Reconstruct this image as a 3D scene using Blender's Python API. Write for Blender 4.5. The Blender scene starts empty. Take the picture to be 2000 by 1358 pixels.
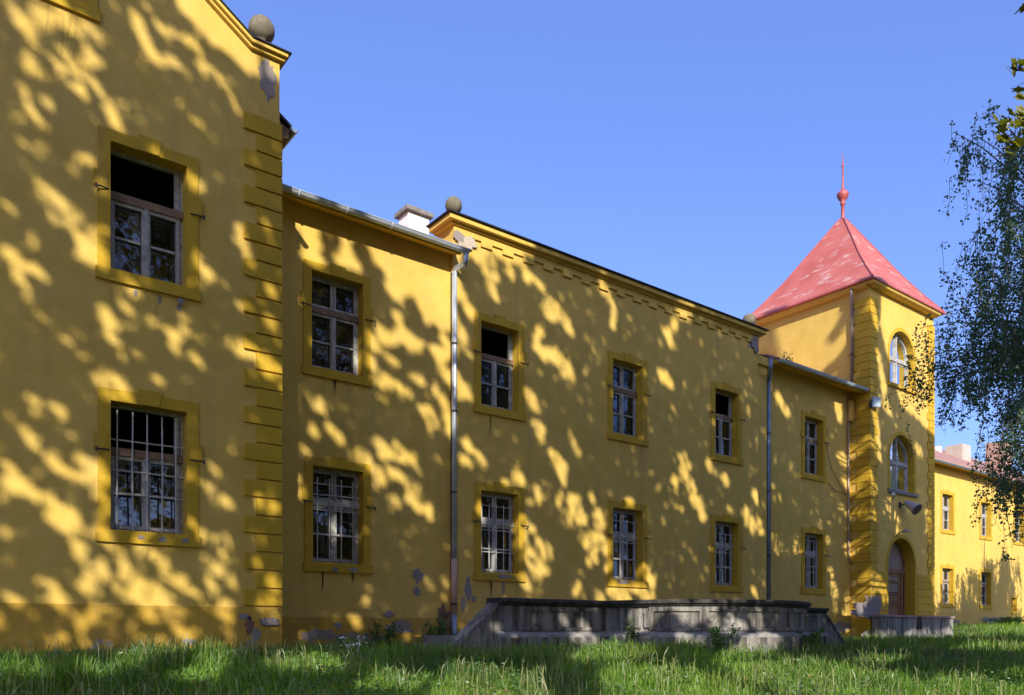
import bpy, math, random
import numpy as np
from mathutils import Vector, noise as mnoise
R = random.Random(7); NR = np.random.default_rng(11)
scene = bpy.context.scene

# ------------------------------------------------------------------ camera, world, sun, exposure
EYE = 1.5                                   # height of the lens; all heights below are given relative to it
F, CX, HOR = 1590.0, 1000.0, 1235.0         # focal length, centre column and horizon row of the 2000 px photograph
AL = math.atan2(2060, 1590); S, C = math.sin(AL), math.cos(AL)
TSUN = 0.50
L = Vector((0.479, 0.878, -TSUN)).normalized()          # the way sunlight travels
cd = bpy.data.cameras.new('camera'); cam = bpy.data.objects.new('camera', cd)
scene.collection.objects.link(cam); scene.camera = cam
cam.location = (0, 0, EYE); cam.rotation_euler = (math.radians(90), 0, math.atan2(S, C) - math.radians(90))
cd.sensor_width = 36; cd.lens = F / 2000 * 36; cd.shift_y = (HOR - 679) / 2000; cd.clip_start = 0.05; cd.clip_end = 2000
w = bpy.data.worlds.new('World'); scene.world = w; w.use_nodes = True
nt = w.node_tree; bg = nt.nodes['Background']; sky = nt.nodes.new('ShaderNodeTexSky')
sky.sky_type = 'NISHITA'; sky.sun_disc = False
sky.sun_elevation = math.atan(TSUN / math.hypot(.479, .878)); sky.sun_rotation = math.atan2(-.479, -.878)
sky.air_density = 1.0; sky.dust_density = 1.5; sky.ozone_density = 5.0; sky.altitude = 200
flat = nt.nodes.new('ShaderNodeMix'); flat.data_type = 'RGBA'; flat.inputs[0].default_value = .3; flat.inputs[7].default_value = (.8, 1.4, 4.0, 1); tint = nt.nodes.new('ShaderNodeMix'); tint.data_type = 'RGBA'; tint.blend_type = 'MULTIPLY'; tint.inputs[0].default_value = 1; tint.inputs[7].default_value = (1.05, 0.98, 1.22, 1); nt.links.new(sky.outputs[0], tint.inputs[6]); nt.links.new(tint.outputs[2], flat.inputs[6]); nt.links.new(flat.outputs[2], bg.inputs[0]); bg.inputs[1].default_value = 0.145
sl = bpy.data.lights.new('sun', 'SUN'); so = bpy.data.objects.new('sun', sl); scene.collection.objects.link(so)
sl.energy = 4.1; sl.angle = math.radians(0.5); sl.color = (1.0, 0.97, 0.90)
so.rotation_euler = L.to_track_quat('-Z', 'Y').to_euler(); so.location = (-10, -20, 30)
vs = scene.view_settings; vs.view_transform = 'Standard'; vs.look = 'None'; vs.exposure = 0.78; vs.gamma = 1; vs.use_curve_mapping = False

# ------------------------------------------------------------------ measuring helpers
def U(x): return (C*F + S*(x-CX)) / (S*F - C*(x-CX))
def X(x, D): return U(x)*D
def Z(x, y, D): return (HOR-y) * D*(C*U(x)+S) / F
def at(x, y, d):                            # point seen at photo pixel (x, y), d metres deep along the lens axis
    r = (x-CX)/F*d
    return Vector((C*d+S*r, S*d-C*r, (HOR-y)/F*d))
def ss(a, b, x):
    t = min(1, max(0, (x-a)/(b-a))); return t*t*(3-2*t)
def ground(x, y):
    z = -0.45 - 0.10*max(0.0, 9.3-y) + 0.66*ss(27, 46, x) + 0.17*ss(13, 27, x)
    if y < -6: z = -0.45-0.10*15.3 + 0.66*ss(27, 46, x) + 0.17*ss(13, 27, x)
    return z + 0.05*math.sin(x*.7+1)*math.sin(y*.9)*ss(14, 9, y)

# ------------------------------------------------------------------ materials
def mat(name): 
    m = bpy.data.materials.new(name); m.use_nodes = True; n = m.node_tree
    return m, n, n.nodes['Principled BSDF']
def nd(n, t, **k):
    o = n.nodes.new(t)
    for a, b in k.items():
        if a.startswith('i_'): o.inputs[a[2:].replace('_', ' ')].default_value = b
        else: setattr(o, a, b)
    return o
def coords(n, scale=(1, 1, 1)):
    tc = nd(n, 'ShaderNodeTexCoord'); mp = nd(n, 'ShaderNodeMapping'); mp.inputs['Scale'].default_value = scale
    n.links.new(tc.outputs['Object'], mp.inputs[0]); return mp.outputs[0]
def nz(n, vec, scale, detail=4, rough=.55):
    t = nd(n, 'ShaderNodeTexNoise', i_Scale=scale, i_Detail=detail, i_Roughness=rough); n.links.new(vec, t.inputs['Vector']); return t.outputs['Fac']
def ramp(n, fac, *stops):
    r = nd(n, 'ShaderNodeValToRGB'); el = r.color_ramp.elements
    while len(el) < len(stops): el.new(.5)
    for e, (p, c) in zip(el, stops):
        e.position = p; e.color = (c, c, c, 1) if isinstance(c, (int, float)) else (*c, 1)
    n.links.new(fac, r.inputs[0]); return r.outputs[0]
def mix(n, fac, a, b, mode='MIX'):
    m = nd(n, 'ShaderNodeMix', data_type='RGBA', blend_type=mode)
    for v, i in ((fac, 0), (a, 6), (b, 7)):
        if isinstance(v, bpy.types.NodeSocket): n.links.new(v, m.inputs[i])
        else: m.inputs[i].default_value = v if i == 0 else (*v, 1)
    return m.outputs[2]
def bump(n, h, b, strength=.3, dist=.02):
    k = nd(n, 'ShaderNodeBump', i_Strength=strength, i_Distance=dist); n.links.new(h, k.inputs['Height']); n.links.new(k.outputs[0], b.inputs['Normal'])
def stucco(name, col, dirt, stains=.5, rough=.9, bs=.35, flake=None):
    m, n, b = mat(name)
    v = coords(n); big = nz(n, v, .38, 7, .62); mid = nz(n, v, 1.9, 7, .68); fine = nz(n, v, 46, 3, .6); grit = nz(n, v, 150, 2, .6)
    st = nz(n, coords(n, (2.6, 2.6, .16)), 1.5, 7, .66)
    c = mix(n, ramp(n, big, (.34, 0.0), (.66, .8)), col, tuple(a*k for a, k in zip(col, (.80, .80, .92))))
    c = mix(n, ramp(n, mid, (.40, 0.0), (.72, .6)), c, tuple(min(1, a*k) for a, k in zip(col, (1.10, 1.14, 1.75))))
    c = mix(n, ramp(n, nz(n, v, .9, 8, .72), (.54, 0.0), (.72, .38)), c, dirt)
    c = mix(n, ramp(n, st, (.52, 0.0), (.74, stains)), c, dirt)
    c = mix(n, ramp(n, fine, (.34, .30), (.47, 0.0)), c, tuple(a*.60 for a in col))
    c = mix(n, ramp(n, nz(n, v, 11, 7, .75), (.655, 0.0), (.69, .55)), c, tuple(a*.5 for a in dirt))
    if flake:                                   # paint lost in a ragged band along the foot of the wall
        sp = nd(n, 'ShaderNodeSeparateXYZ'); n.links.new(v, sp.inputs[0])
        zr = nd(n, 'ShaderNodeMapRange'); n.links.new(sp.outputs[2], zr.inputs[0]); zr.inputs[1].default_value = flake[0]; zr.inputs[2].default_value = flake[1]; zr.inputs[3].default_value = .11; zr.inputs[4].default_value = -.08
        ad = nd(n, 'ShaderNodeMath', operation='ADD'); n.links.new(zr.outputs[0], ad.inputs[0]); n.links.new(nz(n, v, 2.2, 9, .68), ad.inputs[1])
        c = mix(n, ramp(n, ad.outputs[0], (.625, 0.0), (.645, 1.0)), c, mix(n, ramp(n, mid, (.4, 0.0), (.6, 1.0)), (.26, .215, .155), (.34, .27, .19)))
        c = mix(n, ramp(n, nz(n, v, 1.3, 8, .7), (.52, 0.0), (.72, .5)), c, (.20, .13, .045))
    n.links.new(c, b.inputs['Base Color']); b.inputs['Roughness'].default_value = rough
    ad = nd(n, 'ShaderNodeMath', operation='ADD'); n.links.new(fine, ad.inputs[0]); n.links.new(mid, ad.inputs[1])
    a2 = nd(n, 'ShaderNodeMath', operation='MULTIPLY_ADD'); n.links.new(grit, a2.inputs[0]); a2.inputs[1].default_value = .25; n.links.new(ad.outputs[0], a2.inputs[2])
    bump(n, a2.outputs[0], b, bs, .02); return m
def plain(name, col, rough=.6, metal=0, var=.25, scale=6, bs=.1, dirt=None):
    m, n, b = mat(name); v = coords(n)
    c = mix(n, ramp(n, nz(n, v, scale, 6, .65), (.3, 0.0), (.75, 1.0)), tuple(a*(1-var) for a in col), tuple(min(1, a*(1+var*.6)) for a in col))
    if dirt: c = mix(n, ramp(n, nz(n, v, scale*2.3, 8, .7), (.52, 0.0), (.68, .85)), c, dirt)
    n.links.new(c, b.inputs['Base Color']); b.inputs['Roughness'].default_value = rough; b.inputs['Metallic'].default_value = metal
    bump(n, nz(n, v, scale*8, 4), b, bs, .01); return m
YEL = (.68, .435, .070)
M = {}
M['wall'] = stucco('yellow_stucco', YEL, (.47, .315, .095), .55)
M['trim'] = stucco('ochre_trim', (.56, .33, .012), (.38, .24, .06), .6)
M['plinth'] = stucco('ochre_plinth', (.56, .325, .030), (.34, .23, .08), .55, .92, .5, (-.2, .5))
M['bare'] = stucco('bare_grey_plaster', (.29, .235, .17), (.18, .135, .09), .6, .95, .6)
M['brickish'] = plain('broken_brick', (.25, .12, .08), .95, 0, .5, 14, .8, (.10, .08, .07))
M['wood'] = plain('weathered_white_wood', (.43, .405, .36), .8, 0, .45, 6, .5, (.15, .115, .08))
M['brownwood'] = plain('brown_wood', (.24, .14, .075), .75, 0, .4, 9, .3, (.12, .08, .05))
M['innerwood'] = plain('old_inner_wood', (.44, .42, .38), .75, 0, .3, 9, .3)
M['doorwood'] = plain('door_wood', (.27, .125, .045), .6, 0, .45, 5, .3, (.15, .075, .03))
M['doorgrey'] = plain('grey_door_board', (.28, .21, .15), .7, 0, .35, 5, .2, (.24, .17, .11))
M['iron'] = plain('rusty_iron', (.07, .05, .04), .7, .3, .4, 20, .2)
M['grille'] = plain('painted_iron_bars', (.50, .47, .43), .6, .1, .3, 25, .2, (.26, .15, .08))
M['zinc'] = plain('zinc_sheet', (.50, .53, .56), .42, .35, .2, 3, .1)
M['pipe'] = plain('grey_blue_pipe', (.24, .29, .35), .45, .35, .3, 4, .1)
M['salmon'] = plain('salmon_pipe', (.55, .33, .22), .6, 0, .2, 5, .1)
M['rustpipe'] = plain('brown_copper_pipe', (.34, .27, .21), .5, .3, .3, 5, .1)
M['darkmetal'] = plain('dark_sheet_metal', (.035, .038, .045), .5, .5, .3, 4, .1)
M['whitewash'] = plain('whitewashed_brick', (.78, .74, .68), .9, 0, .12, 3, .4, (.62, .34, .26))
M['concrete'] = plain('old_concrete', (.22, .20, .17), .95, 0, .35, 5, .5)
M['lamp'] = plain('grey_painted_metal', (.45, .48, .50), .5, .2, .15, 6, .1)
M['lampglass'] = plain('floodlight_glass', (.42, .50, .52), .15, 0, .1, 3, .02)
M['horn'] = plain('grey_horn', (.42, .39, .40), .55, 0, .15, 5, .1)
M['hornin'] = plain('dark_horn_mouth', (.10, .075, .06), .7, 0, .3, 8, .1)
# stone ball: lichen over sandstone
M['pale'] = stucco('pale_old_plaster', (.50, .40, .27), (.33, .26, .17), .5)
M['streak'] = stucco('rain_streak', (.58, .37, .066), (.48, .30, .07), .5)
M['ball'] = plain('lichen_stone', (.20, .165, .105), .95, 0, .45, 7, .7, (.09, .085, .06))
def terrace_mat():
    m, n, b = mat('weathered_terrace_stone'); v = coords(n)
    big = nz(n, v, 1.2, 7, .65); st = nz(n, coords(n, (5, 5, .5)), 1.2, 6, .65); f = nz(n, v, 24, 5)
    c = mix(n, ramp(n, big, (.32, 0.0), (.68, 1.0)), (.185, .165, .135), (.36, .325, .27))
    c = mix(n, ramp(n, st, (.44, 0.0), (.62, .92)), c, (.035, .03, .024))
    c = mix(n, ramp(n, f, (.36, .5), (.5, 0.0)), c, (.10, .085, .07))
    n.links.new(c, b.inputs['Base Color']); b.inputs['Roughness'].default_value = .95; bump(n, f, b, .7, .02); return m
M['stone'] = terrace_mat()
M['capstone'] = plain('black_mossy_coping', (.040, .034, .027), .95, 0, .5, 5, .7, (.11, .095, .075))
M['ledge'] = plain('pale_ledge_stone', (.31, .285, .25), .9, 0, .4, 5, .6, (.10, .085, .07))
M['porchcap'] = plain('reddish_coping', (.30, .20, .16), .9, 0, .3, 4, .4)
def roof_red():
    m, n, b = mat('peeling_red_sheet_roof'); v = coords(n)
    a = nz(n, coords(n, (.7, .7, 2.6)), 1.6, 10, .74); k = nz(n, v, .45, 3)
    c = mix(n, ramp(n, nz(n, v, 1.1, 5), (.3, 0.0), (.7, 1.0)), (.40, .085, .060), (.50, .135, .10))
    mm = nd(n, 'ShaderNodeMath', operation='MULTIPLY'); n.links.new(ramp(n, a, (.545, 0.0), (.61, .7)), mm.inputs[0]); n.links.new(ramp(n, k, (.36, 0.0), (.52, 1.0)), mm.inputs[1])
    c = mix(n, mm.outputs[0], c, (.56, .40, .35))
    n.links.new(c, b.inputs['Base Color']); b.inputs['Roughness'].default_value = .6; bump(n, nz(n, v, 3, 5), b, .15, .03); return m
M['roofred'] = roof_red()
M['redmetal'] = plain('red_painted_metal', (.42, .09, .075), .5, .1, .3, 4, .1)
def tiles(name, col):
    m, n, b = mat(name); v = coords(n)
    wv = nd(n, 'ShaderNodeTexWave', wave_type='BANDS', bands_direction='X', i_Scale=2.2, i_Distortion=.4); n.links.new(v, wv.inputs[0])
    c = mix(n, ramp(n, nz(n, v, 3.5, 6, .7), (.3, 0.0), (.7, 1.0)), tuple(a*.7 for a in col), col)
    n.links.new(c, b.inputs['Base Color']); b.inputs['Roughness'].default_value = .9; bump(n, wv.outputs['Fac'], b, .7, .05); return m
M['tile'] = tiles('clay_tiles', (.42, .22, .17))
def brick():
    m, n, b = mat('chimney_brick'); v = coords(n)
    sx = nd(n, 'ShaderNodeSeparateXYZ'); n.links.new(v, sx.inputs[0]); ad = nd(n, 'ShaderNodeMath', operation='ADD'); n.links.new(sx.outputs[0], ad.inputs[0]); n.links.new(sx.outputs[1], ad.inputs[1])
    cb = nd(n, 'ShaderNodeCombineXYZ'); n.links.new(ad.outputs[0], cb.inputs[0]); n.links.new(sx.outputs[2], cb.inputs[1])
    t = nd(n, 'ShaderNodeTexBrick', i_Scale=1.0, i_Color1=(.42, .19, .11, 1), i_Color2=(.32, .13, .08, 1), i_Mortar=(.45, .38, .32, 1)); t.inputs['Brick Width'].default_value = .28; t.inputs['Row Height'].default_value = .085; t.inputs['Mortar Size'].default_value = .012
    n.links.new(cb.outputs[0], t.inputs[0]); n.links.new(t.outputs[0], b.inputs['Base Color']); b.inputs['Roughness'].default_value = .9; return m
M['brick'] = brick()
def glass():
    m = bpy.data.materials.new('old_window_glass'); m.use_nodes = True; n = m.node_tree; n.nodes.clear()
    out = nd(n, 'ShaderNodeOutputMaterial'); g = nd(n, 'ShaderNodeBsdfGlossy', i_Roughness=.035); t = nd(n, 'ShaderNodeBsdfTransparent'); mx = nd(n, 'ShaderNodeMixShader'); lw = nd(n, 'ShaderNodeFresnel', i_IOR=1.85)
    t.inputs[0].default_value = (.36, .39, .41, 1); g.inputs[0].default_value = (.9, .95, 1, 1)
    v = coords(n); k = nd(n, 'ShaderNodeBump', i_Strength=.10, i_Distance=.05); n.links.new(nz(n, v, 2.5, 2), k.inputs['Height']); n.links.new(k.outputs[0], g.inputs['Normal'])
    ad = nd(n, 'ShaderNodeMath', operation='MULTIPLY_ADD'); ad.inputs[1].default_value = .9; ad.inputs[2].default_value = .03; ad.use_clamp = True
    n.links.new(lw.outputs[0], ad.inputs[0]); n.links.new(ad.outputs[0], mx.inputs[0]); n.links.new(t.outputs[0], mx.inputs[1]); n.links.new(g.outputs[0], mx.inputs[2]); n.links.new(mx.outputs[0], out.inputs[0]); return m
M['glass'] = glass()
M['dark'] = plain('painted_dark_interior', (.10, .085, .075), .95, 0, .4, 2)  # darkness of the unlit rooms put into the colour
M['bark'] = plain('bark', (.13, .10, .075), .95, 0, .5, 8, .8)
M['birchbark'] = plain('birch_bark', (.55, .52, .48), .9, 0, .2, 5, .4, (.06, .05, .05))
def leafmat(name, c1, c2, tr=.45, dry=None):
    m = bpy.data.materials.new(name); m.use_nodes = True; n = m.node_tree; n.nodes.clear()
    out = nd(n, 'ShaderNodeOutputMaterial'); g = nd(n, 'ShaderNodeNewGeometry'); d = nd(n, 'ShaderNodeBsdfDiffuse'); t = nd(n, 'ShaderNodeBsdfTranslucent'); gl = nd(n, 'ShaderNodeBsdfGlossy', i_Roughness=.45)
    c = ramp(n, g.outputs['Random Per Island'], (0, c1), (1, c2))
    if dry:
        v = coords(n); c = mix(n, ramp(n, nz(n, v, .75, 6, .7), (.52, 0.0), (.72, .55)), c, dry); c = mix(n, ramp(n, nz(n, v, .42, 5, .6), (.38, .65), (.52, 0.0)), c, (.035, .085, .018))
    tc = mix(n, 1.0, c, (1.25, 1.3, .55), 'MULTIPLY')
    n.links.new(c, d.inputs[0]); n.links.new(tc, t.inputs[0])
    m1 = nd(n, 'ShaderNodeMixShader'); m1.inputs[0].default_value = tr; m2 = nd(n, 'ShaderNodeMixShader'); m2.inputs[0].default_value = .04
    n.links.new(d.outputs[0], m1.inputs[1]); n.links.new(t.outputs[0], m1.inputs[2]); n.links.new(m1.outputs[0], m2.inputs[1]); n.links.new(gl.outputs[0], m2.inputs[2]); n.links.new(m2.outputs[0], out.inputs[0]); return m
M['grass'] = leafmat('grass_blades', (.065, .19, .010), (.27, .40, .045), .5, (.34, .33, .085))
M['stalk'] = leafmat('dry_grass_stalks', (.17, .22, .06), (.34, .32, .13), .4)
M['leaf'] = leafmat('tree_leaves', (.20, .17, .025), (.32, .22, .04), .62)
M['birchleaf'] = leafmat('birch_leaves', (.06, .12, .075), (.11, .19, .10), .4)
M['mapleleaf'] = leafmat('maple_leaves', (.10, .12, .012), (.22, .19, .03), .5)
M['weed'] = leafmat('weed_leaves', (.05, .13, .02), (.15, .23, .05), .4)
M['flower'] = plain('white_flower', (.75, .75, .68), .8, 0, .1, 8)
M['deadleaf'] = leafmat('dry_leaves', (.16, .07, .03), (.30, .15, .06), .2)
def soil():
    m, n, b = mat('grassy_soil'); v = coords(n)
    c = mix(n, ramp(n, nz(n, v, .8, 7, .7), (.35, 0.0), (.65, 1.0)), (.035, .055, .014), (.075, .085, .028))
    c = mix(n, ramp(n, nz(n, v, 9, 6, .7), (.5, 0.0), (.7, .6)), c, (.10, .075, .045))
    n.links.new(c, b.inputs['Base Color']); b.inputs['Roughness'].default_value = 1; bump(n, nz(n, v, 20, 5), b, .8, .05); return m
M['soil'] = soil()

# ------------------------------------------------------------------ mesh helpers
ORG = {}
class MB:
    def __init__(s): s.v = []; s.f = []
    def poly(s, *p):
        b = len(s.v); s.v += [tuple(q) for q in p]; s.f.append(tuple(range(b, b+len(p)))); return s
    def box(s, x0, x1, y0, y1, z0, z1):
        b = len(s.v); s.v += [(x, y, z) for z in (z0, z1) for y in (y0, y1) for x in (x0, x1)]
        s.f += [tuple(b+i for i in q) for q in ((0, 2, 3, 1), (4, 5, 7, 6), (0, 1, 5, 4), (1, 3, 7, 5), (3, 2, 6, 7), (2, 0, 4, 6))]; return s
    def hexa(s, p):                          # 8 points: bottom ring then top ring
        b = len(s.v); s.v += [tuple(q) for q in p]
        s.f += [tuple(b+i for i in q) for q in ((3, 2, 1, 0), (4, 5, 6, 7), (0, 1, 5, 4), (1, 2, 6, 5), (2, 3, 7, 6), (3, 0, 4, 7))]; return s
    def tube(s, pts, r, n=8, cap=True):
        pts = [Vector(p) for p in pts]; rs = r if isinstance(r, (list, tuple)) else [r]*len(pts); b = len(s.v)
        for i, p in enumerate(pts):
            d = (pts[min(i+1, len(pts)-1)] - pts[max(i-1, 0)]).normalized()
            up = Vector((0, 0, 1)) if abs(d.z) < .9 else Vector((1, 0, 0))
            a = d.cross(up).normalized(); c = d.cross(a)
            for k in range(n):
                t = 2*math.pi*k/n; s.v.append(tuple(p + (a*math.cos(t)+c*math.sin(t))*rs[i]))
        for i in range(len(pts)-1):
            for k in range(n): s.f.append((b+i*n+k, b+i*n+(k+1) % n, b+(i+1)*n+(k+1) % n, b+(i+1)*n+k))
        if cap: s.f.append(tuple(b+k for k in range(n))[::-1]); s.f.append(tuple(b+(len(pts)-1)*n+k for k in range(n)))
        return s
    def lathe(s, c, prof, n=20):
        b = len(s.v)
        for r, z in prof:
            for k in range(n):
                t = 2*math.pi*k/n; s.v.append((c[0]+r*math.cos(t), c[1]+r*math.sin(t), c[2]+z))
        for i in range(len(prof)-1):
            for k in range(n): s.f.append((b+i*n+k, b+i*n+(k+1) % n, b+(i+1)*n+(k+1) % n, b+(i+1)*n+k))
        s.f.append(tuple(b+k for k in range(n))[::-1]); s.f.append(tuple(b+(len(prof)-1)*n+k for k in range(n))); return s
    def sweep(s, path, prof, closed=False):  # profile points (out, up) along a plan path of (x, y, z); 'out' is to the right of travel
        b = len(s.v); n = len(prof)
        for i, p in enumerate(path):
            p = Vector(p); d0 = (p-Vector(path[i-1])) if i else None; d1 = (Vector(path[i+1])-p) if i+1 < len(path) else None
            def nr(d): q = Vector((d.y, -d.x, 0)); return q.normalized()
            if d0 is None: o = nr(d1)
            elif d1 is None: o = nr(d0)
            else:
                o = nr(d0)+nr(d1); o.normalize(); o /= max(.35, o.dot(nr(d0)))
            for a, u in prof: s.v.append((p.x+o.x*a, p.y+o.y*a, p.z+u))
        for i in range(len(path)-1):
            for k in range(n): s.f.append((b+i*n+k, b+(i+1)*n+k, b+(i+1)*n+(k+1) % n, b+i*n+(k+1) % n))
        s.f.append(tuple(b+k for k in range(n))); s.f.append(tuple(b+(len(path)-1)*n+k for k in range(n))[::-1]); return s
    def build(s, name, m, parent=None, smooth=False, label=None, bevel=0):
        me = bpy.data.meshes.new(name); o = ORG.get(parent.name, Vector((0, 0, 0))) if parent else Vector((0, 0, 0))
        me.from_pydata([(a-o.x, b-o.y, c-o.z) for a, b, c in s.v], [], s.f); me.update()
        me.materials.append(M[m] if isinstance(m, str) else m)
        ob = bpy.data.objects.new(name, me); scene.collection.objects.link(ob)
        if smooth:
            me.polygons.foreach_set('use_smooth', [True]*len(me.polygons))
        if parent: ob.parent = parent; ORG[ob.name] = o
        if label: ob['label'] = label
        if bevel:
            md = ob.modifiers.new('bevel', 'BEVEL'); md.width = bevel; md.segments = 2; md.limit_method = 'ANGLE'
        return ob
def npmesh(name, verts, faces, m, parent=None):       # faces: (n, k) array
    me = bpy.data.meshes.new(name); o = ORG.get(parent.name, Vector((0, 0, 0))) if parent else Vector((0, 0, 0))
    verts = np.asarray(verts, np.float32) - np.array(o, np.float32); k = faces.shape[1]
    me.vertices.add(len(verts)); me.vertices.foreach_set('co', verts.ravel())
    me.loops.add(faces.size); me.loops.foreach_set('vertex_index', faces.astype(np.int32).ravel())
    me.polygons.add(len(faces)); me.polygons.foreach_set('loop_start', np.arange(0, faces.size, k, dtype=np.int32))
    me.update(calc_edges=True); me.materials.append(M[m])
    ob = bpy.data.objects.new(name, me); scene.collection.objects.link(ob)
    if parent: ob.parent = parent; ORG[ob.name] = o
    return ob
def tag(o, label, cat, group=None, kind=None):
    if label: o['label'] = label
    if cat: o['category'] = cat
    if group: o['group'] = group
    if kind: o['kind'] = kind
    return o
def thing(name, loc, label, cat, group=None):
    o = bpy.data.objects.new(name, None); scene.collection.objects.link(o); o.location = loc; o.empty_display_size = .3
    ORG[o.name] = Vector(loc); return tag(o, label, cat, group)

# ------------------------------------------------------------------ ground
def build_ground():
    xs = np.concatenate([np.linspace(-600, -25, 12), np.linspace(-20, 60, 90), np.linspace(66, 600, 12)])
    ys = np.concatenate([np.linspace(-600, -25, 12), np.linspace(-20, 32, 70), np.linspace(40, 600, 10)])
    v = [(x, y, ground(x, y)) for y in ys for x in xs]; nx = len(xs)
    f = [(j*nx+i, j*nx+i+1, (j+1)*nx+i+1, (j+1)*nx+i) for j in range(len(ys)-1) for i in range(nx-1)]
    b = MB(); b.v = v; b.f = f; o = b.build('ground', 'soil', None, True); o['kind'] = 'structure'
build_ground()

# ------------------------------------------------------------------ the building
D1, D2, DP, DW2, DT, DR = 13.0, 15.2, 15.1, 15.35, 14.65, 19.2
B = thing('manor_building', (18, 15, -.3), 'long yellow two-storey manor building with red-roofed corner tower and barred windows', 'building')
def sub(p, name, mb, m, **k): return mb.build(name, m, p, **k)

def wall(name, D, x0, x1, z0, ztop, ops, label=None, extra=()):
    """front sheet at Y=D with holes; ops: (xa, xb, za, zb, arch); ztop is a function of x that is linear between the breaks"""
    mb = MB(); xs = sorted({x0, x1, *extra, *[o[0] for o in ops], *[o[1] for o in ops]}); zt = [round(v, 4) for o in ops for v in (o[2], o[3])]
    for a, b in zip(xs, xs[1:]):
        zs = [z0]+sorted({z for z in zt if z0 < z < min(ztop(a), ztop(b))})
        for i, zl in enumerate(zs):
            zh = zs[i+1] if i+1 < len(zs) else None
            if zh is not None and any(o[0] <= a+1e-6 and o[1] >= b-1e-6 and o[2] <= zl+1e-3 and o[3] >= zh-1e-3 for o in ops): continue
            if zh is None and any(o[0] <= a+1e-6 and o[1] >= b-1e-6 and o[2] <= zl+1e-3 and o[3] > zl+.01 for o in ops): continue
            mb.poly((a, D, zl), (b, D, zl), (b, D, zh if zh is not None else ztop(b)), (a, D, zh if zh is not None else ztop(a)))
    for o in ops:
        if len(o) > 4 and o[4]:
            r = (o[1]-o[0])/2; cx = (o[0]+o[1])/2; n = 14
            for sgn in (-1, 1):
                pts = [(cx+sgn*r*math.cos(t), D, o[3]-r+r*math.sin(t)) for t in [math.pi/2*i/n for i in range(n+1)]]
                for i in range(n):
                    q = [pts[i], pts[i+1], (pts[i+1][0], D, o[3]), (pts[i][0], D, o[3])]
                    mb.poly(*(q if sgn < 0 else q[::-1]))
    return mb.build(name, 'wall', B, label=label)

def bars(mb, x0, x1, z0, z1, y0, y1, w):     # a rectangular frame of bars of width w
    mb.box(x0, x0+w, y0, y1, z0, z1); mb.box(x1-w, x1, y0, y1, z0, z1); mb.box(x0+w, x1-w, y0, y1, z0, z0+w); mb.box(x0+w, x1-w, y0, y1, z1-w, z1)

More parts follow.
